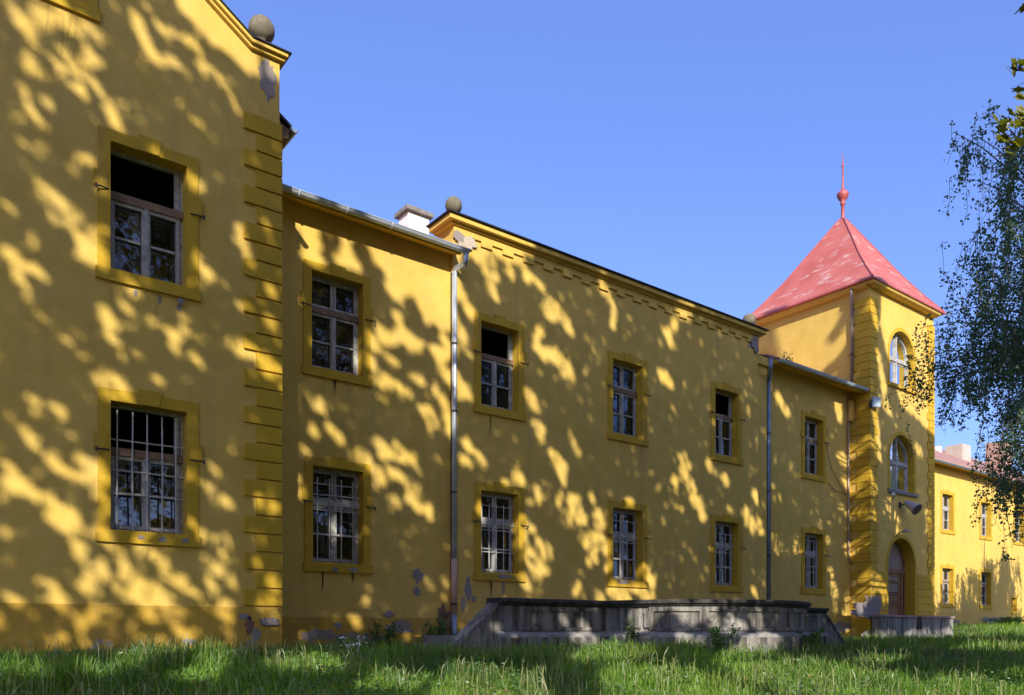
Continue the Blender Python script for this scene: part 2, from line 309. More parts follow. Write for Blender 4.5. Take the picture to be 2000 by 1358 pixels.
def window(D, x0, x1, z0, z1, top=True, grille=None, rev=.22, ears=True, hooks=True, simple=False, label=None, tw=.17, split=.37, brown=True, curtain=False, pale=False, broken=()):
    yf = D+rev; W = x1-x0; cx = (x0+x1)/2; zt = z1-(z1-z0)*split
    fr = MB(); bars(fr, x0, x1, z0, z1, yf, yf+.07, .038)
    gl = MB(); y = yf+.035
    def pane(a, b, c, d):
        t = R.uniform(-.012, .012); u = R.uniform(-.006, .006)
        gl.poly((a, y+t, c), (b, y-t, c), (b, y-t+u, d), (a, y+t+u, d))
    # casements below
    for k, (a, b) in enumerate(((x0+.05, cx-.008), (cx+.008, x1-.05))):
        bars(fr, a, b, z0+.040, zt-.060, yf-.022, yf+.025, .052)
        zm = (z0+zt)/2-.02
        fr.box(a+.062, b-.062, yf-.014, yf+.022, zm-.018, zm+.018)
        for j, (c, d) in enumerate(((z0+.105, zm-.017), (zm+.017, zt-.12))):
            if (k, j) not in broken: pane(a+.06, b-.06, c, d)
        if top:
            bars(fr, a, b, zt+.062, z1-.047, yf-.022, yf+.025, .05)
            if (k, 2) not in broken: pane(a+.048, b-.048, zt+.11, z1-.095)
    fr.box(cx-.03, cx+.03, yf-.045, yf-.023, z0+.05, zt-.06)
    if not top: fr.box(x1-.12, x1-.05, yf-.01, yf+.04, zt+.06, z1-.05)
    win = fr.build('window', 'wood', B, label=label)
    tr = MB().box(x0+.002, x1-.002, yf-.05, yf+.075, zt-.058, zt+.058); sub(win, 'transom', tr, 'brownwood' if brown else 'wood')
    sub(win, 'pane', gl, 'glass')
    # second, inner casements: these are double windows
    if not simple:
        inn = MB(); yi = yf+.17
        for a, b in ((x0+.06, cx-.01), (cx+.01, x1-.06)):
            bars(inn, a, b, z0+.06, zt-.06, yi, yi+.04, .075); inn.box(a, b, yi, yi+.04, (z0+zt)/2-.03, (z0+zt)/2+.01)
        sub(win, 'inner_casement', inn, 'innerwood')
    if curtain:
        cu = MB(); n = 26
        for a, b in ((x0+.08, x0+W*.42), (x1-W*.36, x1-.08)):
            for i in range(n):
                xa, xb = a+(b-a)*i/n, a+(b-a)*(i+1)/n
                ya, yb = (yf+.26+.018*math.sin(q*2.1) for q in (i, i+1)); cu.poly((xa, ya, z0+.1), (xb, yb, z0+.1), (xb, yb, zt-.05), (xa, ya, zt-.05))
        sub(win, 'curtain', cu, 'whitewash')
    # painted surround and reveal
    su = MB(); p = .028; yo = D-p
    su.box(x0-tw, x0, yo, D-.001, z0-.02, z1+tw); su.box(x1, x1+tw, yo, D-.001, z0-.02, z1+tw); su.box(x0, x1, yo, D-.001, z1, z1+tw)
    if not simple: su.hexa([(cx-.13, yo-.014, z1+.005), (cx+.13, yo-.014, z1+.005), (cx+.13, D, z1+.005), (cx-.13, D, z1+.005), (cx-.17, yo-.014, z1+tw+.06), (cx+.17, yo-.014, z1+tw+.06), (cx+.17, D, z1+tw+.06), (cx-.17, D, z1+tw+.06)])
    if ears:
        for s in (-1, 1):
            xa = x0-tw-.055 if s < 0 else x1+.04; su.box(xa, xa+tw+.015, yo-.012, D-.001, zt-.02, zt+.21)
    yr = yf+.005
    su.poly((x0, D-.002, z0), (x0, yr, z0), (x0, yr, z1), (x0, D-.002, z1)); su.poly((x1, D-.002, z1), (x1, yr, z1), (x1, yr, z0), (x1, D-.002, z0)); su.poly((x0, D-.002, z1), (x0, yr, z1), (x1, yr, z1), (x1, D-.002, z1))
    sub(win, 'surround', su, 'trim')
    si = MB().box(x0-tw-.03, x1+tw+.03, D-.052, D-.001, z0-.19, z0-.021); si.hexa([(x0+.001, D-.04, z0-.02), (x1-.001, D-.04, z0-.02), (x1-.001, yr, z0-.02), (x0+.001, yr, z0-.02), (x0+.001, D-.04, z0-.008), (x1-.001, D-.04, z0-.008), (x1-.001, yr, z0+.012), (x0+.001, yr, z0+.012)])
    sub(win, 'sill', si, 'trim')
    for i in range(R.randint(2, 4)):             # rain streaks below the sill
        xx = R.uniform(x0-.1, x1+.1); wv = R.uniform(.012, .04); ln = R.uniform(.18, .75); st = MB(); yy = D-.0035; pp = []
        for k in range(7): t = k/6; pp.append((xx+wv*(1-t)**.6*R.uniform(.7, 1.1)+.012*math.sin(t*5), z0-.19-ln*t))
        for k in range(6, -1, -1): t = k/6; pp.append((xx-wv*(1-t)**.6*R.uniform(.7, 1.1)+.012*math.sin(t*5)-.003, z0-.19-ln*t))
        st.poly(*[(a, yy, c) for a, c in pp]); sub(win, 'rain_streak', st, 'streak')
    rm = MB(); xr0, xr1, zr0, zr1, yd = x0-1.2, x1+1.2, z0-.9, z1+.6, D+3.6      # room behind, its dimness painted into the surfaces
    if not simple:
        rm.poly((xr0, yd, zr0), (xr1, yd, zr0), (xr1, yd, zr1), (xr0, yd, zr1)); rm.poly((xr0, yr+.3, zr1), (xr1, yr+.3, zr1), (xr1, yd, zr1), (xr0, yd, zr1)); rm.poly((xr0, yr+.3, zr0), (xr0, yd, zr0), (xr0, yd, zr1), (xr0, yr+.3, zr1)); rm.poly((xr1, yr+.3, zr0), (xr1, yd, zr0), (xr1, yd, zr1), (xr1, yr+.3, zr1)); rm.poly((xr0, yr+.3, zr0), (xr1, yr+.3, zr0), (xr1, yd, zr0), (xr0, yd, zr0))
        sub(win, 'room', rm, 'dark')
    if hooks:
        for s in (-1, 1):
            ha, hb = (x0-.02, x0-.2) if s < 0 else (x1+.05, x1+.24); h = MB(); zh = zt-.03
            h.tube([(ha, D-.03, zh), (ha+(hb-ha)*.7, D-.075, zh-.01), (hb, D-.08, zh-.02)], .011, 6); h.tube([(hb, D-.08, zh+.012), (hb, D-.08, zh-.05)], .016, 6); sub(win, 'shutter_hook', h, 'iron')
    if grille:
        nv, hs, gt = grille; g = MB(); yg = yf-.085; zt2 = z0+(z1-z0)*gt
        for i in range(nv):
            xx = x0+W*(i+.6)/(nv+.2)+R.uniform(-.008, .008); g.tube([(xx, yg, z0+.005), (xx+R.uniform(-.012, .012), yg, (z0+zt2)/2), (xx, yg, zt2)], .0125, 6)
        for h in hs:
            zz = z0+(zt2-z0)*h; g.tube([(x0+.002, yg+.012, zz+R.uniform(-.01, .01)), (cx, yg+.012, zz+R.uniform(-.008, .008)), (x1-.002, yg+.012, zz)], .0125, 6)
        sub(win, 'grille', g, 'grille')
    return win

def patch(x, y, rx, ry, D, m='bare', seed=0, proud=.004, pts=None):     # an area where the paint has come off, as a thin irregular scab
    rr = random.Random(seed+int(x*7+y)); cxw, czw = X(x, D), Z(x, y, D); sc = D*(C*U(x)+S)/F; sx = abs(X(x+1, D)-X(x, D)); n = 70
    P = []
    for i in range(n):
        t = 2*math.pi*i/n; k = max(.2, .76+.36*mnoise.noise(Vector((math.cos(t)*1.7+seed, math.sin(t)*1.7+x*.13, y*.11)))+.26*mnoise.noise(Vector((math.cos(t)*4, math.sin(t)*4+seed, x)))+.15*mnoise.noise(Vector((math.cos(t)*9, math.sin(t)*9, y))))
        P.append((cxw+rx*sx*k*math.cos(t), czw+ry*sc*k*math.sin(t)))
    mb = MB(); a = [(p[0], D-proud, p[1]) for p in P]; mb.poly(*a)
    for i in range(n):
        p, q = P[i], P[(i+1) % n]; mb.poly((p[0], D-proud, p[1]), (p[0], D+.002, p[1]), (q[0], D+.002, q[1]), (q[0], D-proud, q[1]))
    return mb.build('bare_plaster', m, B)

GR = 3.0   # how far walls run below the grass
# --- gabled left block
xe = 5.18
gx0 = -5.5
def gtop(x): return 9.42 if x > 4.68 else 9.42+(4.68-x)*.66
lw_u = (X(215, D1), X(364.5, D1), 5.32, 7.17); lw_l = (X(215.5, D1), X(364.5, D1), 1.505, 3.385); lw_t = (X(60, D1)-.02, X(165, D1), 9.02, 10.85)
l2u = (lw_u[0]-3.6, lw_u[1]-3.6, 5.32, 7.17); l2l = (lw_l[0]-3.6, lw_l[1]-3.6, 1.505, 3.385)
wall('gable_wall', D1, gx0, xe, -GR, gtop, [lw_u, lw_l, lw_t, l2u, l2l], 'yellow wall of the gabled block at the left edge', (4.68,))
mb = MB(); mb.poly((xe, D1, -GR), (xe, 26, -GR), (xe, 26, 9.0), (xe, D1, 9.38)); mb.poly((gx0, D1, -GR), (gx0, 26, -GR), (gx0, 26, 12), (gx0, D1, 12.)); mb.poly((gx0, 26, -GR), (xe, 26, -GR), (xe, 26, 9), (gx0, 26, 12)); mb.build('gable_side_wall', 'wall', B)
window(D1, *lw_u, top=False, label='window with its upper light missing in the gabled block, upper floor')
window(D1, *lw_l, top=False, grille=(5, (.31, .5, .76), .95), label='window behind a wide iron grille in the gabled block')
window(D1, *lw_t, ears=False, hooks=False); window(D1, *l2u); window(D1, *l2l, grille=(5, (.27, .52, .73), .86))
# quoins
q = MB(); zq = 8.37; hq = (8.37-.40)/27
for i in range(27):
    wd = .60 if i % 2 == 0 else .40
    q.box(xe-wd, xe+.035, D1-.045, D1+.25, zq-hq*(i+1)+.028, zq-hq*i)
q.build('quoin_strip', 'trim', B, bevel=.008)
pl = MB().box(gx0, xe+.03, D1-.03, D1+.2, -GR, .40); pl.build('plinth', 'plinth', B)
# coping of the gable with its flat shoulder
cp = MB()
for (a, b, t0, t1, pr) in ((0, .055, 0, 0, .07), (.055, .115, 0, 0, .13)):
    for (xa, xb) in ((gx0, 4.68), (4.68, xe+.02+pr*.6)):
        za, zb = gtop(xa), gtop(xb); cp.hexa([(xa, D1-pr, za+a), (xb, D1-pr, zb+a), (xb, D1+.3, zb+a), (xa, D1+.3, za+a), (xa, D1-pr, za+b-.003), (xb, D1-pr, zb+b-.003), (xb, D1+.3, zb+b-.003), (xa, D1+.3, za+b-.003)])
cp.build('gable_cornice', 'wall', B)
cm = MB()
for (xa, xb) in ((gx0, 4.68), (4.68, xe+.15)):
    za, zb = gtop(xa)+.115, gtop(xb)+.115; cm.hexa([(xa, D1-.16, za), (xb, D1-.16, zb), (xb, D1+.34, zb), (xa, D1+.34, za), (xa, D1-.16, za+.02), (xb, D1-.16, zb+.02), (xb, D1+.34, zb+.03), (xa, D1+.34, za+.03)])
cm.build('coping_sheet', 'darkmetal', B)
def ball(x, y, z, r, parent=B, label=None):
    b = MB(); prof = [(r*.42, -r*1.32), (r*.5, -r*1.2), (r*.40, -r*1.02)]+[(r*math.cos(t), r*math.sin(t)) for t in [math.radians(a) for a in range(-66, 90, 12)]]+[(.004, r)]
    b.lathe((x, y, z), prof, 28); o = b.build('stone_ball', 'ball', parent, True, label)
    return o
ball(X(511, 13.15), 13.15, Z(511, 59, 13.15), .21, label='round stone ball on the shoulder of the gable')
# eave of the gabled block's own roof, seen end-on at its right side
ev = MB(); ev.hexa([(xe, 13.45, 8.42), (xe+.34, 13.45, 8.50), (xe+.34, 26, 8.50), (xe, 26, 8.42), (xe, 13.45, 8.85), (xe+.34, 13.45, 8.66), (xe+.34, 26, 8.66), (xe, 26, 8.85)]); ev.build('eave_box', 'brownwood', B)
rf = MB(); rf.hexa([(xe+.38, 13.4, 8.67), (xe+.38, 26, 8.67), (-.2, 26, 12.4), (-.2, 13.4, 12.4), (xe+.38, 13.4, 8.72), (xe+.38, 26, 8.72), (-.2, 26, 12.5), (-.2, 13.4, 12.5)]); rf.hexa([(-5.9, 13.4, 8.62), (-.2, 13.4, 12.4), (-.2, 26, 12.4), (-5.9, 26, 8.62), (-5.9, 13.4, 8.7), (-.2, 13.4, 12.5), (-.2, 26, 12.5), (-5.9, 26, 8.7)]); rf.build('gable_roof', 'darkmetal', B)
def gutter(p0, p1, r=.075, name='gutter', m='zinc'):
    p0, p1 = Vector(p0), Vector(p1); g = MB(); d = (p1-p0).normalized(); out = Vector((d.y, -d.x, 0)); n = 10; b0 = 0
    for p in (p0, p1):
        for rr in (r, r-.008):
            for i in range(n+1):
                t = math.pi*i/n; g.v.append(tuple(p+out*rr*math.cos(t)+Vector((0, 0, -rr*math.sin(t)))))
    k = n+1
    for i in range(n):
        g.f += [(i, i+1, 2*k+i+1, 2*k+i), (k+i+1, k+i, 3*k+i, 3*k+i+1), (i+1, i, k+i, k+i+1), (2*k+i, 2*k+i+1, 3*k+i+1, 3*k+i)]
    g.f += [(0, 2*k, 3*k, k), (n, k+n, 3*k+n, 2*k+n)]
    g.f += [tuple(range(k))[::-1], tuple(range(2*k, 3*k))]
    ln = (p1-p0).length
    for i in range(1, int(ln/1.0)): 
        q = p0+d*(i*1.0); g.tube([tuple(q+out*(r+.012)*math.cos(t)+Vector((0, 0, -(r+.012)*math.sin(t)))) for t in [math.pi*j/8 for j in range(9)]], .012, 5)
    g.tube([tuple(p0+out*r), tuple(p1+out*r)], .014, 6)
    return g.build(name, m, B, False)
gutter((xe+.42, 26, 8.66), (xe+.42, 13.38, 8.66), .065, m='pipe')

# --- middle wing left of the parapet
w1u = (X(608, D2), X(708.5, D2), 5.28, 7.18); w1l = (X(610.3, D2), X(709, D2), 1.40, 3.307)
wall('wing_wall', D2, xe, 10.0, -GR, lambda x: 8.42, [w1u, w1l], 'yellow wing wall between the gabled block and the grey drainpipe')
window(D2, *w1u, label='glazed window reflecting blue sky beside the ochre quoins', split=.36)
window(D2, *w1l, grille=(4, (.33, .62, .80, .93), .90), label='peeling white window behind a thin grille beside the quoins', split=.36, brown=False)
MB().box(xe+.04, 10.0, D2-.025, D2+.2, -GR, .30).build('plinth', 'plinth', B)
def eave(x0, x1, D, name='soffit', z=8.42, out=.5):
    e = MB(); e.hexa([(x0, D-out, z-.16), (x1, D-out, z-.16), (x1, D, z-.02), (x0, D, z-.02), (x0, D-out, z-.08), (x1, D-out, z-.08), (x1, D, z+.25), (x0, D, z+.25)]); return e.build(name, 'trim', B)
def roof(x0, x1, D, depth, name='roof', z=8.42, out=.52, k=.52):
    y0 = D-out+.1; r = MB(); ym = y0+depth/2; zm = z-.06+k*depth/2; y1 = y0+depth
    for (ya, za, yb, zb) in ((y0, z-.06, ym, zm), (ym, zm, y1, z-.06)):
        r.hexa([(x0, ya, za), (x1, ya, za), (x1, yb, zb), (x0, yb, zb), (x0, ya, za+.06), (x1, ya, za+.06), (x1, yb, zb+.06), (x0, yb, zb+.06)])
    rr = random.Random(int(x0*10)); xx = x0
    while xx < x1-.1 and D < 19:                 # tile noses along the eave
        r.tube([(xx+.08, y0-.02, z+.005), (xx+.08, y0+.45, z+.005+.45*k)], rr.uniform(.035, .05), 6); xx += .2
    return r.build(name, 'tile', B)
eave(xe+.02, 10.0, D2, out=.42); roof(xe+.02, 9.98, D2+.02, 11.2, out=.46); roof(10.02, 21.7, DP+.62+.2, 9.6, out=.2, name='parapet_roof')
gutter((xe+.06, D2-.46, 8.37), (10.16, D2-.46, 8.37), .08)
def chimney(x0, x1, y0, y1, z0, z1, m, cap='concrete', label=None, cw=.09, ch=.12):
    c = MB().box(x0, x1, y0, y1, z0, z1).build('chimney', m, B, label=label)
    if cap: MB().box(x0-cw, x1+cw, y0-cw, y1+cw, z1, z1+ch).build('cap', cap, c, bevel=.015)
chimney(10.27, 10.87, 17.5, 17.97, 8.6, 10.42, 'whitewash', label='whitewashed chimney with a grey slab cap beside the parapet')
def pipe(pts, name, m, r=.055, br=(), label=None):
    o = MB().tube(pts, r, 12).build(name, m, B, True, label)
    for z in br:
        p = pts[-1]; k = MB().tube([(p[0], p[1], z-.02), (p[0], p[1], z+.02)], r+.012, 12); k.box(p[0]-.012, p[0]+.012, p[1], p[1]+.14, z-.012, z+.012); k.build('pipe_clip', 'iron', o)
    return o
xp = X(887.5, D2-.12); zb = Z(884, 1092, D2-.1)
pipe([(10.10, D2-.46, 8.32), (10.10, D2-.46, 8.12), (10.095, D2-.45, 8.08), (xp+.005, D2-.13, 8.06), (xp, D2-.12, 7.99), (xp-.01, D2-.12, zb)], 'drainpipe', 'zinc', .058, (6.4, 4.9, 3.1), 'long grey drainpipe between the wing and the parapet wall')
pipe([(xp-.01, D2-.12, zb), (xp-.015, D2-.12, .39)], 'pipe_sleeve', 'salmon', .067, (.62,), 'salmon lower length of the grey drainpipe')
pipe([(xp-.015, D2-.12, .39), (xp-.015, D2-.12, -.02), (xp-.015, D2-.2, -.10)], 'pipe_outlet', 'pipe', .064)

# --- parapet block
pw = []
px = ((X(938.5, DP), X(1012, DP)), (X(1196, DP), X(1254, DP)), (X(1396, DP), X(1441, DP)))
pops = [(a, b, 5.18, 7.09) for a, b in px]+[(a, b, 1.375, 3.235) for a, b in px]
wall('parapet_wall', DP, 10.0, 21.15, -GR, lambda x: 9.06, pops, 'tall yellow parapet wall with a stepped brick frieze')
mb = MB().poly((10.0, DP, 8), (10.0, DP, 9.06), (10.0, DP+.6, 9.06), (10.0, DP+.6, 8)).poly((21.15, DP, -GR), (21.15, DP+.6, -GR), (21.15, DP+.6, 9.06), (21.15, DP, 9.06)).poly((10, DP+.6, 8), (21.15, DP+.6, 8), (21.15, DP+.6, 9.06), (10, DP+.6, 9.06)); mb.build('parapet_side', 'wall', B)
gA = (5, (.30, .62, .97), .86)
window(DP, *pops[0], top=False, label='upper parapet window with its top light broken out, beside the drainpipe')
window(DP, *pops[1], label='middle upper window of the parapet wall')
window(DP, *pops[2], top=False, label='upper parapet window with a dark open top light, farthest from the drainpipe')
window(DP, *pops[3], grille=gA, brown=False, curtain=True, label='barred lower window beside the drainpipe with crumbling head')
window(DP, *pops[4], grille=(4, (.34, .62, .97), .86), brown=False, curtain=True, label='barred lower window in the middle of the parapet wall')
window(DP, *pops[5], grille=(4, (.34, .62, .97), .84), brown=False, label='barred lower window above the round terrace')
MB().box(10.0, 21.15, DP-.025, DP+.2, -GR, .25).build('plinth', 'plinth', B)
fz = MB(); stp = .308; n = 36
for i in range(n):
    a = 10.0+.13+i*stp; fz.box(a, min(a+stp, 21.15), DP-.045, DP-.001, 8.875 if i % 2 else 8.765, 9.04)
fz.box(10.0, 10.13, DP-.045, DP-.001, 8.765, 9.04)
fz.build('frieze', 'wall', B, label='stepped brick frieze under the parapet cornice')
co = MB()
for pr, za, zb_ in ((.10, 9.02, 9.075), (.20, 9.075, 9.19)):
    co.box(10.0-pr, 21.15+pr*.8, DP-pr, DP+.62+pr*.4, za, zb_-.002)
co.build('parapet_cornice', 'wall', B, bevel=.012)
MB().box(9.74, 21.38, DP-.255, DP+.72, 9.19, 9.215).build('coping_sheet', 'darkmetal', B)
ball(X(886, 15.2), 15.2, Z(886, 402, 15.2), .19, label='stone ball at the drainpipe end of the parapet')
ball(X(1463, 15.3), 15.3, Z(1463, 626, 15.3), .20, label='stone ball at the tower end of the parapet')
# --- short wing with the pier next to the tower
MB().box(21.15, 21.72, DP+.09, DP+.9, -GR, 8.50).build('pier', 'wall', B)
MB().box(21.15, 21.76, DP+.02, DP+.9, 8.24, 8.498).build('pier_cap', 'wall', B)
w2 = (X(1571, DW2), X(1606.6, DW2)); w2o = [(*w2, 5.26, 7.13), (*w2, 1.465, 3.29)]
wall('short_wing_wall', DW2, 21.72, 26.87, -GR, lambda x: 8.42, w2o, 'short yellow wing wall between the parapet and the tower')
window(DW2, *w2o[0], label='narrow upper window beside the tower quoins'); window(DW2, *w2o[1], grille=(5, (.45, .97), .90), label='barred lower window beside the tower quoins', brown=False)
MB().box(21.72, 26.87, DW2-.025, DW2+.2, -GR, .22).build('plinth', 'plinth', B)
eave(21.74, 26.84, DW2, out=.55); roof(21.74, 26.86, DW2, 10, out=.6)
gutter((21.74, DW2-.62, 8.36), (26.98, DW2-.62, 8.36), .085, m='zinc')
x2 = X(1501.5, DW2-.12)
pipe([(X(1505, 14.75), DW2-.6, 8.3), (X(1505, 14.75), DW2-.6, 8.06), (X(1505, 14.75), DW2-.59, 8.0), (x2, DW2-.14, 7.94), (x2, DW2-.12, 7.86), (x2, DW2-.12, -.3)], 'drainpipe', 'pipe', .065, (6.2, 4.4, 2.4, .8), 'blue-grey drainpipe at the tower end of the parapet wall')
x3 = X(1657, DW2-.06); pipe([(x3, DW2-.06, 8.2), (x3, DW2-.06, 2.75), (x3+.1, DW2-.07, 2.45), (26.8, DW2-.12, 2.36)], 'cable_conduit', 'rustpipe', .028)
MB().box(x3-.02, x3+.2, DW2-.16, DW2-.003, 7.35, 8.05).build('cable_box', 'wall', B)
wr = MB(); pts = [(w2[1]+.25, DW2-.03, 6.9), (w2[1]+.22, DW2-.03, 6.2), (w2[1]+.5, DW2-.03, 5.6), (x3-.1, DW2-.03, 4.75)]; wr.tube(pts, .008, 5); wr.tube([(w2[1]+.25, DW2-.03, 5.1), (w2[1]+.7, DW2-.03, 4.85), (x3-.05, DW2-.03, 4.8)], .008, 5); wr.build('cable', 'iron', B)

# --- tower
TX0, TX1 = 26.87, 31.46; TD = TX1-TX0; TZ = 12.02
tu = (28.2, 29.94, 8.84, 10.83, 1); tl = (28.2, 29.94, 5.06, 7.10, 1); td = (28.08, 30.02, -.6, 3.39, 1)
wall('tower_wall', DT, TX0, TX1, -GR, lambda x: TZ, [tu, tl, td], 'front wall of the yellow tower with arched openings')
mb = MB()
for xx in (TX0, TX1): mb.poly((xx, DT, -GR), (xx, DT+TD, -GR), (xx, DT+TD, TZ), (xx, DT, TZ))
mb.poly((TX0, DT+TD, -GR), (TX1, DT+TD, -GR), (TX1, DT+TD, TZ), (TX0, DT+TD, TZ)); mb.build('tower_side_wall', 'wall', B)
def arch_pts(x0, x1, z0, z1, n=16):
    r = (x1-x0)/2; cx = (x0+x1)/2
    return [(x0, z0), (x0, z1-r)]+[(cx-r*math.cos(math.pi*i/n), z1-r+r*math.sin(math.pi*i/n)) for i in range(1, n)]+[(x1, z1-r), (x1, z0)]
def arched(o, D, rev, label, door=False):
    x0, x1, z0, z1, _ = o; P = arch_pts(x0, x1, z0, z1); yf = D+rev; cx = (x0+x1)/2; r = (x1-x0)/2; zs = z1-r
    def ring(mb, off, wd, ya, yb):           # arched bar of width wd, inset by off
        A = arch_pts(x0+off, x1-off, z0+off*(not door), z1-off); Bq = arch_pts(x0+off+wd, x1-off-wd, z0+off*(not door)+wd*(not door), z1-off-wd)
        for i in range(len(A)-1):
            a, b, c, d = A[i], A[i+1], Bq[i+1], Bq[i]
            mb.hexa([(a[0], ya, a[1]), (b[0], ya, b[1]), (c[0], ya, c[1]), (d[0], ya, d[1]), (a[0], yb, a[1]), (b[0], yb, b[1]), (c[0], yb, c[1]), (d[0], yb, d[1])])
        if not door: a, d, c, b = A[0], Bq[0], Bq[-1], A[-1]; mb.box(a[0], b[0], ya, yb, a[1], a[1]+wd)
    fr = MB(); ring(fr, 0.0, .09, yf, yf+.09)
    su = MB()
    for i in range(len(P)-1):
        a, b = P[i], P[i+1]; su.poly((a[0], D-.003, a[1]), (b[0], D-.003, b[1]), (b[0], yf+.01, b[1]), (a[0], yf+.01, a[1]))
    A = arch_pts(x0-.13, x1+.13, z0, z1+.13)
    for i in range(len(P)-1):
        a, b, c, d = A[i], A[i+1], P[i+1], P[i]; su.hexa([(a[0], D-.018, a[1]), (b[0], D-.018, b[1]), (c[0], D-.018, c[1]), (d[0], D-.018, d[1]), (a[0], D-.001, a[1]), (b[0], D-.001, b[1]), (c[0], D-.001, c[1]), (d[0], D-.001, d[1])])
    if door:
        pt = fr.build('door', 'doorwood', B, label=label); sub(pt, 'surround', su, 'trim')
        zl = 2.30
        tp = MB(); Q = [(x, yf+.05, z) for x, z in arch_pts(x0+.09, x1-.09, zl, z1-.09)]; tp.poly(*Q); sub(pt, 'arch_panel', tp, 'doorgrey')
        ba = MB(); ba.box(x0+.091, x1-.091, yf-.01, yf+.1, zl-.14, zl); ba.box(x1-.32, x1-.2, yf-.012, yf+.06, z0, zl-.14); sub(pt, 'door_frame', ba, 'doorwood')
        lf = MB(); xa, xb = x0+.1, x1-.33; bars(lf, xa, xb, z0+.3, zl-.15, yf+.02, yf+.065, .1)
        for i in range(1, 6): lf.box(xa+.1, xb-.1, yf+.025, yf+.06, z0+.3+i*.42, z0+.36+i*.42)
        sub(pt, 'door_leaf', lf, 'doorwood')
        for i in range(6): sub(pt, 'door_board', MB().box(xa+.1, xb-.1, yf+.045, yf+.07, z0+.385+i*.42, z0+.70+i*.42), 'doorgrey' if i > 3 else 'doorwood')
        bd = MB().poly((x0, yf+.12, z0), (x1, yf+.12, z0), (x1, yf+.12, zl), (x0, yf+.12, zl)); sub(pt, 'door_back', bd, 'dark')  # dark-coloured sheet stands for the gloom behind the door
        return pt
    fr.box(cx-.045, cx+.045, yf-.02, yf+.08, z0+.05, z1-.08); fr.box(x0+.05, x1-.05, yf-.03, yf+.085, zs-.17, zs-.06)
    for a, b in ((x0+.09, cx-.045), (cx+.045, x1-.09)):
        bars(fr, a, b, z0+.09, zs-.17, yf+.02, yf+.06, .06); fr.box(a, b, yf+.02, yf+.06, zs-.06, zs); 
    win = fr.build('arched_window', 'wood', B, label=label); sub(win, 'surround', su, 'trim')
    g = MB(); Q = [(x, yf+.045, z) for x, z in arch_pts(x0+.06, x1-.06, z0+.06, z1-.06)]; g.poly(*Q); sub(win, 'pane', g, 'glass')
    inn = MB()
    for a, b in ((x0+.12, cx-.05), (cx+.05, x1-.12)): bars(inn, a, b, z0+.1, zs-.15, yf+.2, yf+.24, .08); inn.box(a+.1, a+.24, yf+.32, yf+.36, z0+.1, z1-.3)
    sub(win, 'inner_casement', inn, 'innerwood')
    s_ = MB().box(x0-.17, x1+.17, D-.09, D+rev, z0-.11, z0-.003); sub(win, 'sill', s_, 'trim' if z0 > 8 else 'concrete')
    k = MB(); a, b, ya, yb, za, zb_ = x0-.4, x1+.4, yf+.12, yf+1.9, z0-.5, z1+.3  # tower room box, coloured dark in place of shade
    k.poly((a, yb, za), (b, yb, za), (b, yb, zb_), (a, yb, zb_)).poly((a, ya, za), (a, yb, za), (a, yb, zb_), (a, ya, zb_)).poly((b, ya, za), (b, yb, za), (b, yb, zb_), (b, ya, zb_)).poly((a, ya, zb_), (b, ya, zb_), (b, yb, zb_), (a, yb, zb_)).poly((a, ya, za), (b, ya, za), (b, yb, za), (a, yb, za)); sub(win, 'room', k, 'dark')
    return win
arched(tu, DT, .22, 'upper arched window of the tower under the red roof'); arched(tl, DT, .22, 'lower arched window of the tower over the horn loudspeaker')
arched(td, DT, .36, 'arched wooden door at the foot of the tower', True)
q = MB(); q2 = MB(); hq = .277; z = 11.55; i = 0
while z > .1:
    low = z < 2.3; wf = (.50 if i % 2 == 0 else .40); ws = (.69 if i % 2 == 0 else .46)
    q.box(TX0-.035, TX0+wf, DT-.035, DT+.3, z-hq+.022, z); q.box(TX0-.035, TX0+.3, DT+.3, DT+ws, z-hq+.022, z)
    q2.box(TX1-wf, TX1+.035, DT-.035, DT+.3, z-hq+.022, z)
    if low:
        q.box(TX0+wf, td[0]-.14, DT-.034, DT, z-hq+.022, z); q2.box(td[1]+.14, TX1-wf, DT-.034, DT, z-hq+.022, z)
    z -= hq; i += 1
q.build('quoin_strip', 'trim', B); q2.build('quoin_strip', 'trim', B)
MB().box(TX0-.04, td[0]-.02, DT-.05, DT+.7, -GR, z+.02).box(td[1]+.02, TX1+.05, DT-.05, DT+.7, -GR, z+.02).build('plinth', 'plinth', B)
# tower roof: bell-cast pyramid in thick sheet metal
cxr, cyr = (TX0+TX1)/2-.08, DT+TD/2; ap = 15.80; ovh = .32
rf = MB(); rings = [(TD/2+ovh, TZ+.03), (TD/2-.15, TZ+.62), (TD/2-.75, TZ+1.45), (.09, ap)]
for (ha, za), (hb, zb2) in zip(rings, rings[1:]):
    A = [(cxr+sx*ha, cyr+sy*ha, za) for sx, sy in ((-1, -1), (1, -1), (1, 1), (-1, 1))]; Bq = [(cxr+sx*hb, cyr+sy*hb, zb2) for sx, sy in ((-1, -1), (1, -1), (1, 1), (-1, 1))]
    for i in range(4): rf.poly(A[i], A[(i+1) % 4], Bq[(i+1) % 4], Bq[i])
tr_ = rf.build('tower_roof', 'roofred', B, label='red pyramid roof of the tower with pale peeling patches')
hip = MB()
for sx, sy in ((-1, -1), (1, -1), (-1, 1), (1, 1)): hip.tube([(cxr+sx*h, cyr+sy*h, z+.012) for h, z in rings], .028, 6)
sub(tr_, 'hip_ridge', hip, 'redmetal')
h = TD/2+ovh; e = MB(); e.box(cxr-h-.02, cxr+h+.02, cyr-h-.02, cyr+h+.02, TZ-.03, TZ+.028); e.build('tower_eave', 'redmetal', B)
e = MB(); 
